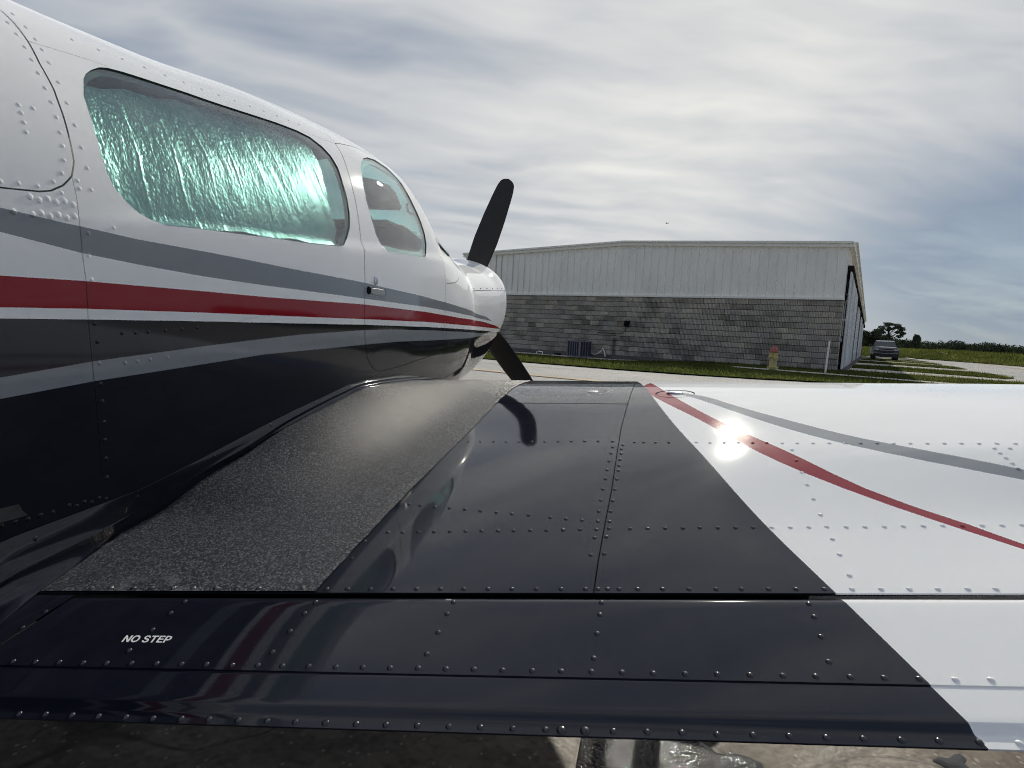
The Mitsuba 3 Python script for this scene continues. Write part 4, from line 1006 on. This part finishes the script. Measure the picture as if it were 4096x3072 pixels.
for x, y in WD['rv_te']: share(FW + '__rivet', rw, wing_frame(x, min(y, float(row(0, x)) + 0.0075), True))
for x, y in WD['rv_te_big']: share(FW + '__rivet', rl, wing_frame(x, min(y, float(row(0, x)) + 0.0075), True))
for x, y in WD['rv_lap'] + WD['rv_flap']: share(FW + '__rivet', rw, wing_frame(x, max(y, float(row(1, x)) + 0.006) if y < float(row(1, x)) + 0.02 else y, True))
for x in np.arange(0.36, 1.5, 0.030):
    share(FW + '__rivet', rs, wing_frame(x, float(row(0, x)) + 0.007, True))
scr = lathe([(0, 0.0008), (0.0042, 0.0008), (0.0050, 0.0)], 10)
scr_shape = mikit.ply(scr, 'steel_grey', smooth=30)
nk = 20
for i in range(nk):
    a = 2 * np.pi * i / nk
    x, y = ov[0][0] + 0.150 * math.cos(a), ov[0][1] + 0.080 * math.sin(a)
    if x > -0.425: share(WK + '__screw', scr_shape, wing_frame(x, y))
F = wing_frame(-0.169, 1.763)
dc = lathe([(0, 0.002), (0.014, 0.002), (0.017, 0.0008), (0.018, 0)], 20).apply_transform(F)
put(WK + '__drain_cover', dc, 'steel_grey', smooth=40)
# fuel filler cap in its round seat
F = wing_frame(*cap_c)
put(WK + '__fuel_cap', lathe([(0, -0.0006), (cap_r - 0.002, -0.0006), (cap_r, -0.0012), (cap_r, -0.006)], 36).apply_transform(F), 'wing_paint', smooth=30)
lever = trimesh.creation.icosphere(2, 1.0)
lever.vertices = np.sign(lever.vertices) * np.abs(lever.vertices) ** 0.6 * [0.024, 0.009, 0.006]
put(WK + '__fuel_cap__lever', lever.apply_transform(F), 'chrome', smooth=40)
put(WK + '__fuel_cap__seat_ring', lathe([(cap_r + 0.0022, 0.0004), (cap_r + 0.0022, -0.008), (cap_r - 0.001, -0.008)], 36).apply_transform(F), 'fitting_and_void_black')
# NO STEP
tm = meshkit.text_mesh('NO STEP', 0.0155, 0.0004, bold=True)
b = tm.bounds
tp = np.array(WD['text'])
o, ux, vy = tp[0], (tp[1] - tp[0]), (tp[2] - tp[0])
tv = (tm.vertices[:, :2] - b[0, :2]) / (b[1, :2] - b[0, :2])
xy = o + tv[:, :1] * ux + tv[:, 1:2] * vy
tm.vertices = np.column_stack([xy, flap_z(xy[:, 0], np.maximum(xy[:, 1], row(1, xy[:, 0]) + 0.001)) + 0.0004 + tm.vertices[:, 2]])
put(FW + '__no_step_marking', tm, 'print_white', label='small white NO STEP lettering')
# fillet between fuselage and wing
up = np.array(FD['fil_up'])
up = np.vstack([[0.40, 0.615], [0.52, 0.640], up, [2.30, 0.79]])
lo = np.array([(-0.79, 0.44), (-0.815, 0.53)] + wl + [(-0.815, 2.0), (-0.84, 2.2)])
def resample(p, n):
    d = np.r_[0, np.cumsum(np.linalg.norm(np.diff(p, axis=0), axis=1))]
    q = np.linspace(0, d[-1], n)
    return np.column_stack([np.interp(q, d, p[:, k]) for k in range(p.shape[1])])
n_f = 90
U3 = np.array([fuse_pt(np.array([y]), z_to_s(np.array([y]), np.array([z])), -0.0025)[0] for y, z in resample(up, n_f)])
L2 = resample(lo, n_f)
L3 = np.column_stack([L2, wz(L2[:, 0], L2[:, 1]) + 0.002])
K = np.array([0.0, 0.0, 0.22, 0.40, 0.46, 0.52, 0.7, 0.85, 1.0, 1.0])
rows_f = []
for u3, l3 in zip(U3, L3):
    c = np.array([min(u3[0], l3[0]) + 0.010, (u3[1] + l3[1]) / 2, l3[2] + 0.006])
    r = []
    for i, k in enumerate(K):
        p = (1 - k) ** 2 * u3 + 2 * k * (1 - k) * c + k * k * l3
        if i == 0: p = u3 - [0.006, 0, 0]
        if i == len(K) - 1: p = l3 - [0, 0, 0.004]
        if k == 0.46: p = p + np.array([0.004, 0, 0.004])
        r.append(p)
    rows_f.append(r)
put(AP + '__wing_fillet', grid_mesh(np.array(rows_f)), 'navy_paint', smooth=50)
for i in range(12, n_f - 6, 8):
    a, b_ = np.array(rows_f[i]), np.array(rows_f[i + 1])
    P = (a[1] + a[2]) / 2
    nrm = np.cross(b_[1] - a[1], a[2] - a[1])
    nrm = nrm if nrm[0] > 0 else -nrm
    share(AP + '__wing_fillet__screw', rivet_shape(0.0036, 0.0012, 'navy_paint'), frame(P, nrm))

# ------------------------------------------------------------------ propeller, under-carriage
HUB = np.array([-1.370, 4.05, 1.247])
st = np.r_[np.linspace(0.10, 0.83, 22), 0.85, 0.865, 0.878, 0.888, 0.895, 0.90, 0.903]
chord = np.interp(st, [0.10, 0.16, 0.28, 0.45, 0.62, 0.78, 0.84, 0.875, 0.893, 0.903], [0.085, 0.105, 0.160, 0.172, 0.160, 0.136, 0.122, 0.102, 0.066, 0.004])
thick = np.interp(st, [0.10, 0.2, 0.45, 0.9], [0.060, 0.036, 0.018, 0.004])
twist = np.radians(np.interp(st, [0.10, 0.3, 0.6, 0.9], [34, 24, 16, 12]))
a = np.linspace(0, 2 * np.pi, 21)
blade = []
for r, c, t, w in zip(st, chord, thick, twist):
    x, h = np.cos(a) * c / 2, np.sin(a) * t / 2
    blade.append(np.stack([x * np.cos(w) - h * np.sin(w), x * np.sin(w) + h * np.cos(w), 0 * a + r], -1))
bl = grid_mesh(np.array(blade))
bl_shape = mikit.ply(bl, 'blade_black', smooth=50)
for ang in (71.0, -50.0, 190.5):
    t = math.radians(ang)
    d = np.array([math.cos(t), 0, math.sin(t)])
    M = np.eye(4)
    M[:3, 2], M[:3, 1], M[:3, 0], M[:3, 3] = d, [0, 1, 0], np.cross([0, 1, 0], d), HUB
    share(AP + '__propeller__blade', bl_shape, M)
sp = lathe([(0.0, 0.34), (0.03, 0.33), (0.07, 0.27), (0.115, 0.15), (0.14, 0.02), (0.145, -0.08), (0.10, -0.09)], 28)
sp.apply_transform(np.array([[1, 0, 0, HUB[0]], [0, 0, 1, HUB[1]], [0, 1, 0, HUB[2]], [0, 0, 0, 1.0]]))
put(AP + '__propeller__spinner', sp, 'fuselage_paint', smooth=40)
def gear(name, x, y, top, rad, wid):
    w = lathe([(rad * 0.5, -wid / 2), (rad * 0.86, -wid / 2), (rad, -wid * 0.22), (rad, wid * 0.22), (rad * 0.86, wid / 2), (rad * 0.5, wid / 2)], 32)
    w.apply_transform(np.array([[0, 0, 1, x], [1, 0, 0, y], [0, 1, 0, rad], [0, 0, 0, 1.0]]))
    k = put(name + '__wheel', lathe([(0, -wid * 0.35), (rad * 0.5, -wid * 0.4), (rad * 0.52, wid * 0.4), (0, wid * 0.35)], 24).apply_transform(np.array([[0, 0, 1, x], [1, 0, 0, y], [0, 1, 0, rad], [0, 0, 0, 1.0]])), 'steel_grey', smooth=40)
    put(name + '__tyre', w, 'rubber', smooth=40)
    put(name + '__strut', cat([tube([(x - 0.10, y, top), (x - 0.10, y, rad + 0.12)], 0.033, 12), tube([(x - 0.10, y, rad + 0.14), (x - 0.10, y, rad), (x - 0.02, y, rad)], 0.024, 10)]), 'steel_grey', smooth=40)
    put(name + '__scissor_link', cat([tube([(x - 0.10, y - 0.03, rad + 0.30), (x - 0.10, y - 0.13, rad + 0.18)], 0.012, 8), tube([(x - 0.10, y - 0.13, rad + 0.18), (x - 0.10, y - 0.02, rad + 0.04)], 0.012, 8)]), 'steel_grey', smooth=40)
gear(AP + '__main_gear', 0.20, 2.05, 0.78, 0.17, 0.14)
put(AP + '__main_gear__gear_door', box(-0.02, -0.012, 1.80, 2.20, 0.30, 0.76), 'navy_paint')
gear(AP + '__left_gear', -2.86, 1.93, 0.7, 0.20, 0.15)
gear(AP + '__nose_gear', -1.33, 3.35, 0.72, 0.17, 0.13)
lw = np.array([nose_rows(x) for x in np.linspace(-0.9, 3.7, 30)])
lw[..., 0] = -2 * A - lw[..., 0]
lt = np.array([[(-2 * A - x, y, float(wz(x, y))) for y in np.linspace(float(row(0, x)), float(row(NOSE, x)), 20)] for x in np.linspace(-0.9, 3.7, 30)])
put(AP + '__left_wing', cat([grid_mesh(lw), grid_mesh(lt)]), 'wing_paint', smooth=40)
# ------------------------------------------------------------------ things by the hangar
def upright(x, y, rot=0.0, z=None):
    M = np.eye(4)
    c, s = math.cos(rot), math.sin(rot)
    M[:2, :2] = [[c, -s], [s, c]]
    M[:3, 3] = (x, y, float(ground_z(np.float64(x), np.float64(y))) if z is None else z)
    return M
def place(mesh, M):
    m = mesh.copy()
    m.apply_transform(M)
    return m
M = upright(3.42, 18.0, 0.35)
mat('hydrant_yellow', paint(proc(lambda p, n, uv: mi.Color3f(0.50, 0.41, 0.17) * (0.75 + 0.5 * fbm(p.x * 22, p.y * 22, p.z * 22))), 0.5, 0.4))
mat('hydrant_red', paint(proc(lambda p, n, uv: mi.Color3f(0.36, 0.10, 0.075) * (0.75 + 0.5 * fbm(p.x * 22, p.y * 22, p.z * 22))), 0.5, 0.4))
HY = 'fire_hydrant'
put(HY + '__barrel', place(lathe([(0, -0.05), (0.085, -0.05), (0.085, 0.07), (0.145, 0.075), (0.145, 0.115), (0.155, 0.118), (0.155, 0.15), (0.105, 0.16), (0.098, 0.30), (0.105, 0.46), (0.115, 0.50), (0.115, 0.56)], 28), M), 'hydrant_yellow', smooth=35)
put(HY + '__bonnet', place(lathe([(0.128, 0.555), (0.132, 0.585), (0.115, 0.60), (0.105, 0.65), (0.078, 0.70), (0.04, 0.725), (0.03, 0.73), (0.028, 0.765), (0, 0.768)], 28), M), 'hydrant_red', smooth=35, label='faded red domed top')
for ang, r, ln, z in ((math.pi, 0.05, 0.17, 0.43), (0.0, 0.05, 0.14, 0.43), (-math.pi / 2, 0.068, 0.17, 0.41)):
    n = lathe([(0, ln), (0.016, ln), (0.016, ln - 0.03), (r, ln - 0.03), (r, ln - 0.08), (r * 0.8, ln - 0.085), (r * 0.8, 0.0)], 16)
    d = np.array([math.cos(ang), math.sin(ang), 0])
    n.apply_transform(frame(np.array([0, 0, z]), d))
    put(HY + '__nozzle', place(n, M), 'hydrant_yellow', smooth=35)
tag(HY, 'weathered yellow fire hydrant with a faded red top on the lawn', 'fire hydrant')
x, y = 4.97, 18.57
put('marker_post', place(tube([(0, 0, -0.1), (0.012, 0, 0.4), (0.03, 0.0, 0.98)], 0.026, 10), upright(x, y)), 'hangar_trim', smooth=40)
tag('marker_post', 'thin leaning off-white post in front of the hangar corner', 'post')
# condensing unit
AC = 'air_conditioner'
mat('unit_grey', paint(rgb(0.20, 0.20, 0.215), 0.45, 0.4))
mat('unit_fin', {'type': 'diffuse', 'reflectance': rgb(0.055, 0.052, 0.07)})
az = -AZ
Mac = np.eye(4)
c0 = pq(-0.72, -9.42)
Mac[:2, 0], Mac[:2, 1], Mac[:2, 3] = -QV * -1, RV, c0
Mac[2, 3] = GZ - 0.16
rot = math.radians(-16)
Rm = np.eye(4); Rm[:2, :2] = [[math.cos(rot), -math.sin(rot)], [math.sin(rot), math.cos(rot)]]
Mac = Mac @ Rm
w = 0.36
put(AC + '__coil', place(box(-w + .02, w - .02, -w + .02, w - .02, 0.03, 0.64), Mac), 'unit_fin')
put(AC + '__cabinet', place(cat([box(-w, w, -w, w, 0.0, 0.04), box(-w, w, -w, w, 0.635, 0.69)] + [box(sx * w - (0.09 if sx > 0 else 0.02), sx * w + (0.0 if sx > 0 else 0.02), -w - 0.004, -w + 0.02, 0.04, 0.635) for sx in (-1, 1)]), Mac), 'unit_grey')
for i in range(4):
    xx_ = -w + 0.13 + i * 0.125
    put(AC + '__louvre_rail', place(box(xx_, xx_ + 0.028, -w - 0.003, -w + 0.018, 0.04, 0.635), Mac), 'unit_grey')
for i in range(3):
    yy_ = -w + 0.16 + i * 0.16
    put(AC + '__side_rail', place(box(w - 0.018, w + 0.004, yy_, yy_ + 0.02, 0.04, 0.635), Mac), 'unit_grey')
put(AC + '__fan_guard', place(lathe([(0.25, 0.69), (0.25, 0.715), (0.22, 0.72), (0.0, 0.72)], 24), Mac), 'unit_fin', smooth=30)
put(AC + '__service_pipe', cat([tube(H([-0.45, -0.40, -0.25, -0.10], [-8.98, -8.85, -8.72, -8.65], [0.02, -0.02, 0.06, 0.22]), 0.014, 6), tube(H([-0.12, -0.2, -0.3], [-8.62, -8.50, -8.42], [0.24, 0.10, -0.08]), 0.022, 8)]), 'hangar_trim', smooth=40)
tag(AC, 'grey louvred air conditioning unit standing against the block wall', 'air conditioner')
c1 = pq(-0.75, -11.35)
zz = GZ - 0.26
put('standpipe', tube(H([-0.75, -0.75, -0.75, -0.75, -0.75], [-11.45, -11.45, -11.35, -11.16, -11.15], [-0.30, -0.07, -0.055, -0.055, -0.22]), 0.028, 10), 'hangar_trim', smooth=40)
tag('standpipe', 'small white bent pipe left of the air conditioning unit', 'pipe')

# ------------------------------------------------------------------ pick-up truck facing us
mat('truck_silver', paint(rgb(0.075, 0.075, 0.085), 0.25, 0.5))
mat('truck_hood', paint(rgb(0.30, 0.30, 0.33), 0.25, 0.5))
mat('truck_roof', paint(rgb(0.66, 0.66, 0.66), 0.3, 0.5))
mat('truck_dark', paint(rgb(0.016, 0.016, 0.020), 0.35, 0.5))
mat('truck_glass', paint(rgb(0.03, 0.045, 0.05), 0.06, 0.6))
mat('lamp_lens', paint(rgb(0.45, 0.45, 0.45), 0.15, 0.5))
mat('tail_red', paint(rgb(0.16, 0.015, 0.02), 0.3, 0.5))
Mt = upright(20.35, 58.6, math.radians(-16), GZ + 0.02)      # local: x right, -y towards us
TR = 'pickup_truck'
def loft(rows): return trimesh.convex.convex_hull(np.array(rows, float))
put(TR + '__body', place(cat([loft([(sx * 0.93, -2.55, z) for sx in (-1, 1) for z in (0.45, 0.95)] + [(sx * 0.97, y, z) for sx in (-1, 1) for y in (-2.3, -0.7) for z in (0.42, 1.02)] + [(sx * 0.80, y, 1.10) for sx in (-1, 1) for y in (-2.35, -0.8)]),
                              loft([(sx * 0.98, y, z) for sx in (-1, 1) for y in (-0.75, 3.0) for z in (0.45, 1.08)])]), Mt), 'truck_silver', smooth=30)
put(TR + '__hood', place(loft([(sx * 0.78, -2.38, 1.07) for sx in (-1, 1)] + [(sx * 0.80, -0.85, 1.15) for sx in (-1, 1)] + [(sx * 0.5, -1.6, 1.16) for sx in (-1, 1)] + [(sx * 0.78, -1.5, 1.02) for sx in (-1, 1)]), Mt), 'truck_hood', smooth=40)
put(TR + '__cab', place(loft([(sx * 0.90, y, 1.06) for sx in (-1, 1) for y in (-0.80, 1.0)] + [(sx * 0.74, y, 1.64) for sx in (-1, 1) for y in (-0.10, 0.85)]), Mt), 'truck_dark', smooth=30)
put(TR + '__roof', place(loft([(sx * 0.73, y, 1.63) for sx in (-1, 1) for y in (-0.14, 0.88)] + [(sx * 0.62, y, 1.73) for sx in (-1, 1) for y in (0.02, 0.80)]), Mt), 'truck_roof', smooth=40)
put(TR + '__windshield', place(loft([(sx * 0.80, -0.815 - d, 1.13 - d) for sx in (-1, 1) for d in (0, 0.012)] + [(sx * 0.68, -0.175 - d, 1.61 - d) for sx in (-1, 1) for d in (0, 0.012)]), Mt), 'truck_glass')
put(TR + '__grille', place(cat([box(-0.86, 0.86, -2.60, -2.54, 0.80, 0.98), box(-0.55, 0.55, -2.62, -2.55, 0.64, 0.84)]), Mt), 'truck_dark')
put(TR + '__grille_bar', place(box(-0.88, 0.88, -2.635, -2.59, 0.835, 0.875), Mt), 'lamp_lens')
put(TR + '__bumper', place(loft([(sx * 0.95, y, z) for sx in (-1, 1) for y, z in ((-2.56, 0.44), (-2.66, 0.46), (-2.66, 0.60), (-2.56, 0.63))]), Mt), 'truck_dark', smooth=30)
put(TR + '__air_dam', place(box(-0.86, 0.86, -2.58, -2.50, 0.26, 0.44), Mt), 'truck_dark')
put(TR + '__bumper_trim', place(box(-0.94, 0.94, -2.672, -2.655, 0.575, 0.605), Mt), 'lamp_lens')
for sx in (-1, 1):
    put(TR + '__headlight', place(box(sx * 0.73 - 0.17, sx * 0.73 + 0.17, -2.63, -2.56, 0.885, 0.965), Mt), 'lamp_lens')
    put(TR + '__mirror', place(cat([loft([(sx * (1.02 + dx), -0.62 + dy, 1.18 + dz) for dx in (0, 0.22) for dy in (0, 0.08) for dz in (0, 0.17)]), box(min(sx * 0.88, sx * 1.04), max(sx * 0.88, sx * 1.04), -0.60, -0.56, 1.19, 1.23)]), Mt), 'truck_dark')
    for yy_ in (-1.75, 1.75):
        t = lathe([(0.0, -0.09), (0.2, -0.11), (0.33, -0.12), (0.37, -0.06), (0.37, 0.06), (0.33, 0.12), (0.0, 0.1)], 24)
        t.apply_transform(np.array([[0, 0, 1, sx * 0.84], [1, 0, 0, yy_], [0, 1, 0, 0.37], [0, 0, 0, 1.0]]))
        put(TR + '__wheel', place(t, Mt), 'rubber', smooth=40)
tag(TR, 'dark silver pickup truck with pale roof parked beside the hangar, facing us', 'pickup truck')
# the tail of a van just showing past the hangar's far end
Mv = upright(*pq(66.0, 0.02), math.radians(-18), GZ)
put('parked_van__body', place(loft([(x, y, z) for x in (-1.75, 0.0) for y in (0, 4.2) for z in (0.4, 1.1)] + [(x, y, 1.75) for x in (-1.6, -0.12) for y in (0.15, 3.6)]), Mv), 'truck_dark', smooth=30)
put('parked_van__tail_light', place(box(-0.16, 0.008, -0.03, 0.02, 0.85, 1.35), Mv), 'tail_red')
for yy_ in (0.8, 3.4):
    put('parked_van__wheel', place(lathe([(0, -0.1), (0.3, -0.1), (0.33, 0), (0.3, 0.1), (0, 0.1)], 20).apply_transform(np.array([[0, 0, 1, -0.12], [1, 0, 0, yy_], [0, 1, 0, 0.33], [0, 0, 0, 1.0]])), Mv), 'rubber', smooth=40)
tag('parked_van', 'dark van with a red tail light mostly hidden behind the far end of the hangar', 'van')

# ------------------------------------------------------------------ trees
def crown(centres, n, size, seed, flat=1.0):
    """Leaf clumps as many small triangles spread through ragged ellipsoids (x, y, z, rx, ry, rz)."""
    r = np.random.default_rng(seed)
    C = np.array(centres, float)
    vol = C[:, 3] * C[:, 4] * C[:, 5]
    k = r.choice(len(C), n, p=vol / vol.sum())
    d = r.normal(size=(n, 3))
    d /= np.linalg.norm(d, axis=1, keepdims=True)
    rad = r.uniform(0.25, 1, n) ** (1 / 2.2)
    lump = 0.72 + 0.55 * meshkit.fbm(d * 2.3 + k[:, None] * 3.7, 3, seed=seed)
    P = C[k, :3] + d * C[k, 3:] * (rad * lump)[:, None]
    a, b = r.normal(size=(n, 3)), r.normal(size=(n, 3)) * [1, 1, flat]
    s = size * r.uniform(0.5, 1.3, n)[:, None]
    a, b = a / np.linalg.norm(a, axis=1, keepdims=True) * s, b / np.linalg.norm(b, axis=1, keepdims=True) * s
    V = np.stack([P - a, P + a * 0.6 + b, P + a * 0.4 - b], 1).reshape(-1, 3)
    return trimesh.Trimesh(V, np.arange(3 * n).reshape(-1, 3), process=False)


def polar(az_deg, dist): return dist * math.sin(math.radians(az_deg)), dist * math.cos(math.radians(az_deg))
# az of a point as seen from the camera; the wood runs along the horizon some 240 m off
wood = []
r2 = np.random.default_rng(5)
for az_ in np.arange(14.5, 46, 0.34):
    top = np.interp(az_, [14, 17.5, 18.5, 20.5, 21.8, 22.35, 22.7, 24, 26, 27.2, 28, 32, 62], [6.2, 6.2, 6.0, 5.0, 4.5, 3.3, 4.5, 5.2, 4.8, 4.4, 4.2, 5.0, 6.0])
    for d_ in (232, 246):
        x, y = polar(az_ + r2.normal(0, 0.12), d_ + r2.normal(0, 4))
        h = top * r2.uniform(0.85, 1.08)
        wood.append((x, y, 1.0 + h * 0.42, 2.4 * r2.uniform(0.8, 1.3), 2.4, h * 0.52))
        wood.append((x + r2.normal(0, 1), y, 1.2 + h * 0.2, 2.6, 2.4, h * 0.34))
put('distant_wood', crown(wood, 150000, 0.30, 8), 'far_leaf')
tag('distant_wood', 'dark line of dense woodland on the horizon', 'trees', kind='stuff')
def broad_tree(az_, d_, h, w, seed, label):
    x, y = polar(az_, d_)
    z = float(ground_z(np.float64(x), np.float64(y)))
    r = np.random.default_rng(seed)
    k = nkey('broadleaf_tree')
    cs = [(x + r.normal(0, w * 0.35), y + r.normal(0, w * 0.3), z + h * r.uniform(0.40, 0.80), w * r.uniform(0.35, 0.55), w * 0.5, h * r.uniform(0.16, 0.26)) for _ in range(9)]
    scene[k + '__trunk'] = mikit.ply(tube([(x, y, z - 0.3), (x + 0.1, y, z + h * 0.35), (x, y, z + h * 0.75)], [0.25, 0.18, 0.06], 8), 'bark', smooth=True)
    scene[k + '__crown'] = mikit.ply(crown(cs, 5200, 0.24, seed), 'far_leaf')
    tag(k, label, 'tree', 'trees at the edge of the far wood')
broad_tree(17.05, 205, 6.6, 3.8, 31, 'round dark tree touching the hangar end on the horizon')
broad_tree(18.25, 208, 6.6, 3.4, 32, 'dark tree behind the left of the truck roof')
broad_tree(21.25, 225, 5.6, 1.5, 33, 'taller round-topped tree standing up from the wood right of the pine')
# the lone pine
px_, py_ = polar(19.35, 215)
pz = float(ground_z(np.float64(px_), np.float64(py_))) - 0.3
rp = np.random.default_rng(4)
limbs, clumps = [tube([(px_ - 0.8, py_, pz), (px_ - 0.6, py_, pz + 3.5), (px_ - 0.1, py_, pz + 6.2), (px_ - 0.2, py_, pz + 8.6)], [0.30, 0.24, 0.15, 0.04], 8)], []
for i, (dx, dz, z0) in enumerate([(-3.4, 5.9, 4.6), (-2.7, 7.0, 5.2), (-1.6, 8.0, 6.0), (-0.3, 8.7, 6.8), (1.2, 8.3, 6.2), (2.5, 7.4, 5.6), (3.6, 6.6, 5.0), (4.2, 5.9, 4.6), (1.7, 6.1, 4.4), (-1.6, 6.0, 4.4), (0.4, 7.1, 5.2), (2.6, 5.0, 3.6), (-2.4, 4.7, 3.8), (-0.6, 5.1, 4.0), (3.2, 5.9, 4.4), (-2.0, 7.6, 5.6), (0.5, 8.5, 6.4), (2.0, 7.9, 6.0), (-3.0, 6.5, 5.0), (3.1, 7.0, 5.2), (-0.9, 8.4, 6.4), (1.0, 7.5, 5.6), (-0.8, 7.3, 5.4)]):
    e = (px_ + dx, py_ + rp.normal(0, 1.2), pz + dz)
    limbs.append(tube([(px_ - 0.35, py_, pz + z0 - 0.9), (px_ + dx * 0.5, (py_ + e[1]) / 2, pz + (z0 + dz) / 2 - 0.5), e], [0.10, 0.07, 0.03], 6))
    clumps.append((e[0], e[1], e[2], 0.95 * rp.uniform(0.7, 1.2), 0.8, 0.46))
    clumps.append((e[0] + rp.normal(0, 0.7), e[1], e[2] - 0.35 + rp.normal(0, 0.2), 0.6, 0.6, 0.30))
put('pine_tree__trunk', limbs[0], 'bark', smooth=True)
put('pine_tree__branches', cat(limbs[1:]), 'bark', smooth=True)
put('pine_tree__crown', crown(clumps, 13000, 0.13, 12, 0.5), 'far_leaf')
tag('pine_tree', 'tall open pine with flat clumps rising above the far wood', 'pine tree')
# light aircraft far off in the sky
fx = np.array([11.7, 1500.0, 287.5])
SKY = 'flying_airplane'
put(SKY + '__body', lathe([(0, -4.0), (0.3, -3.6), (0.65, -1.5), (0.7, 0.5), (0.3, 3.0), (0.12, 4.2), (0, 4.3)], 12).apply_transform(np.array([[0, 0, 1, fx[0]], [1, 0, 0, fx[1]], [0, 1, 0, fx[2]], [0, 0, 0, 1.0]])), 'truck_dark', smooth=True)
put(SKY + '__wing', box(fx[0] - 2.4, fx[0] - 0.9, fx[1] - 5.2, fx[1] + 5.2, fx[2] - 0.1, fx[2] + 0.12).apply_transform(np.eye(4)), 'truck_dark')
put(SKY + '__tail_fin', trimesh.convex.convex_hull([(fx[0] + dx, fx[1] + dy, fx[2] + dz) for dy in (-0.1, 0.1) for dx, dz in ((2.6, 0.1), (4.2, 0.1), (4.5, 1.9), (3.7, 1.9))]), 'truck_dark')
put(SKY + '__cabin', trimesh.convex.convex_hull([(fx[0] + dx, fx[1] + dy, fx[2] + dz) for dy in (-0.6, 0.6) for dx, dz in ((-2.6, 0.2), (0.6, 0.2), (-1.9, 1.9), (-0.3, 1.9))]), 'truck_dark')
tag(SKY, 'tiny dark light aircraft flying in the sky above the hangar roof', 'airplane')
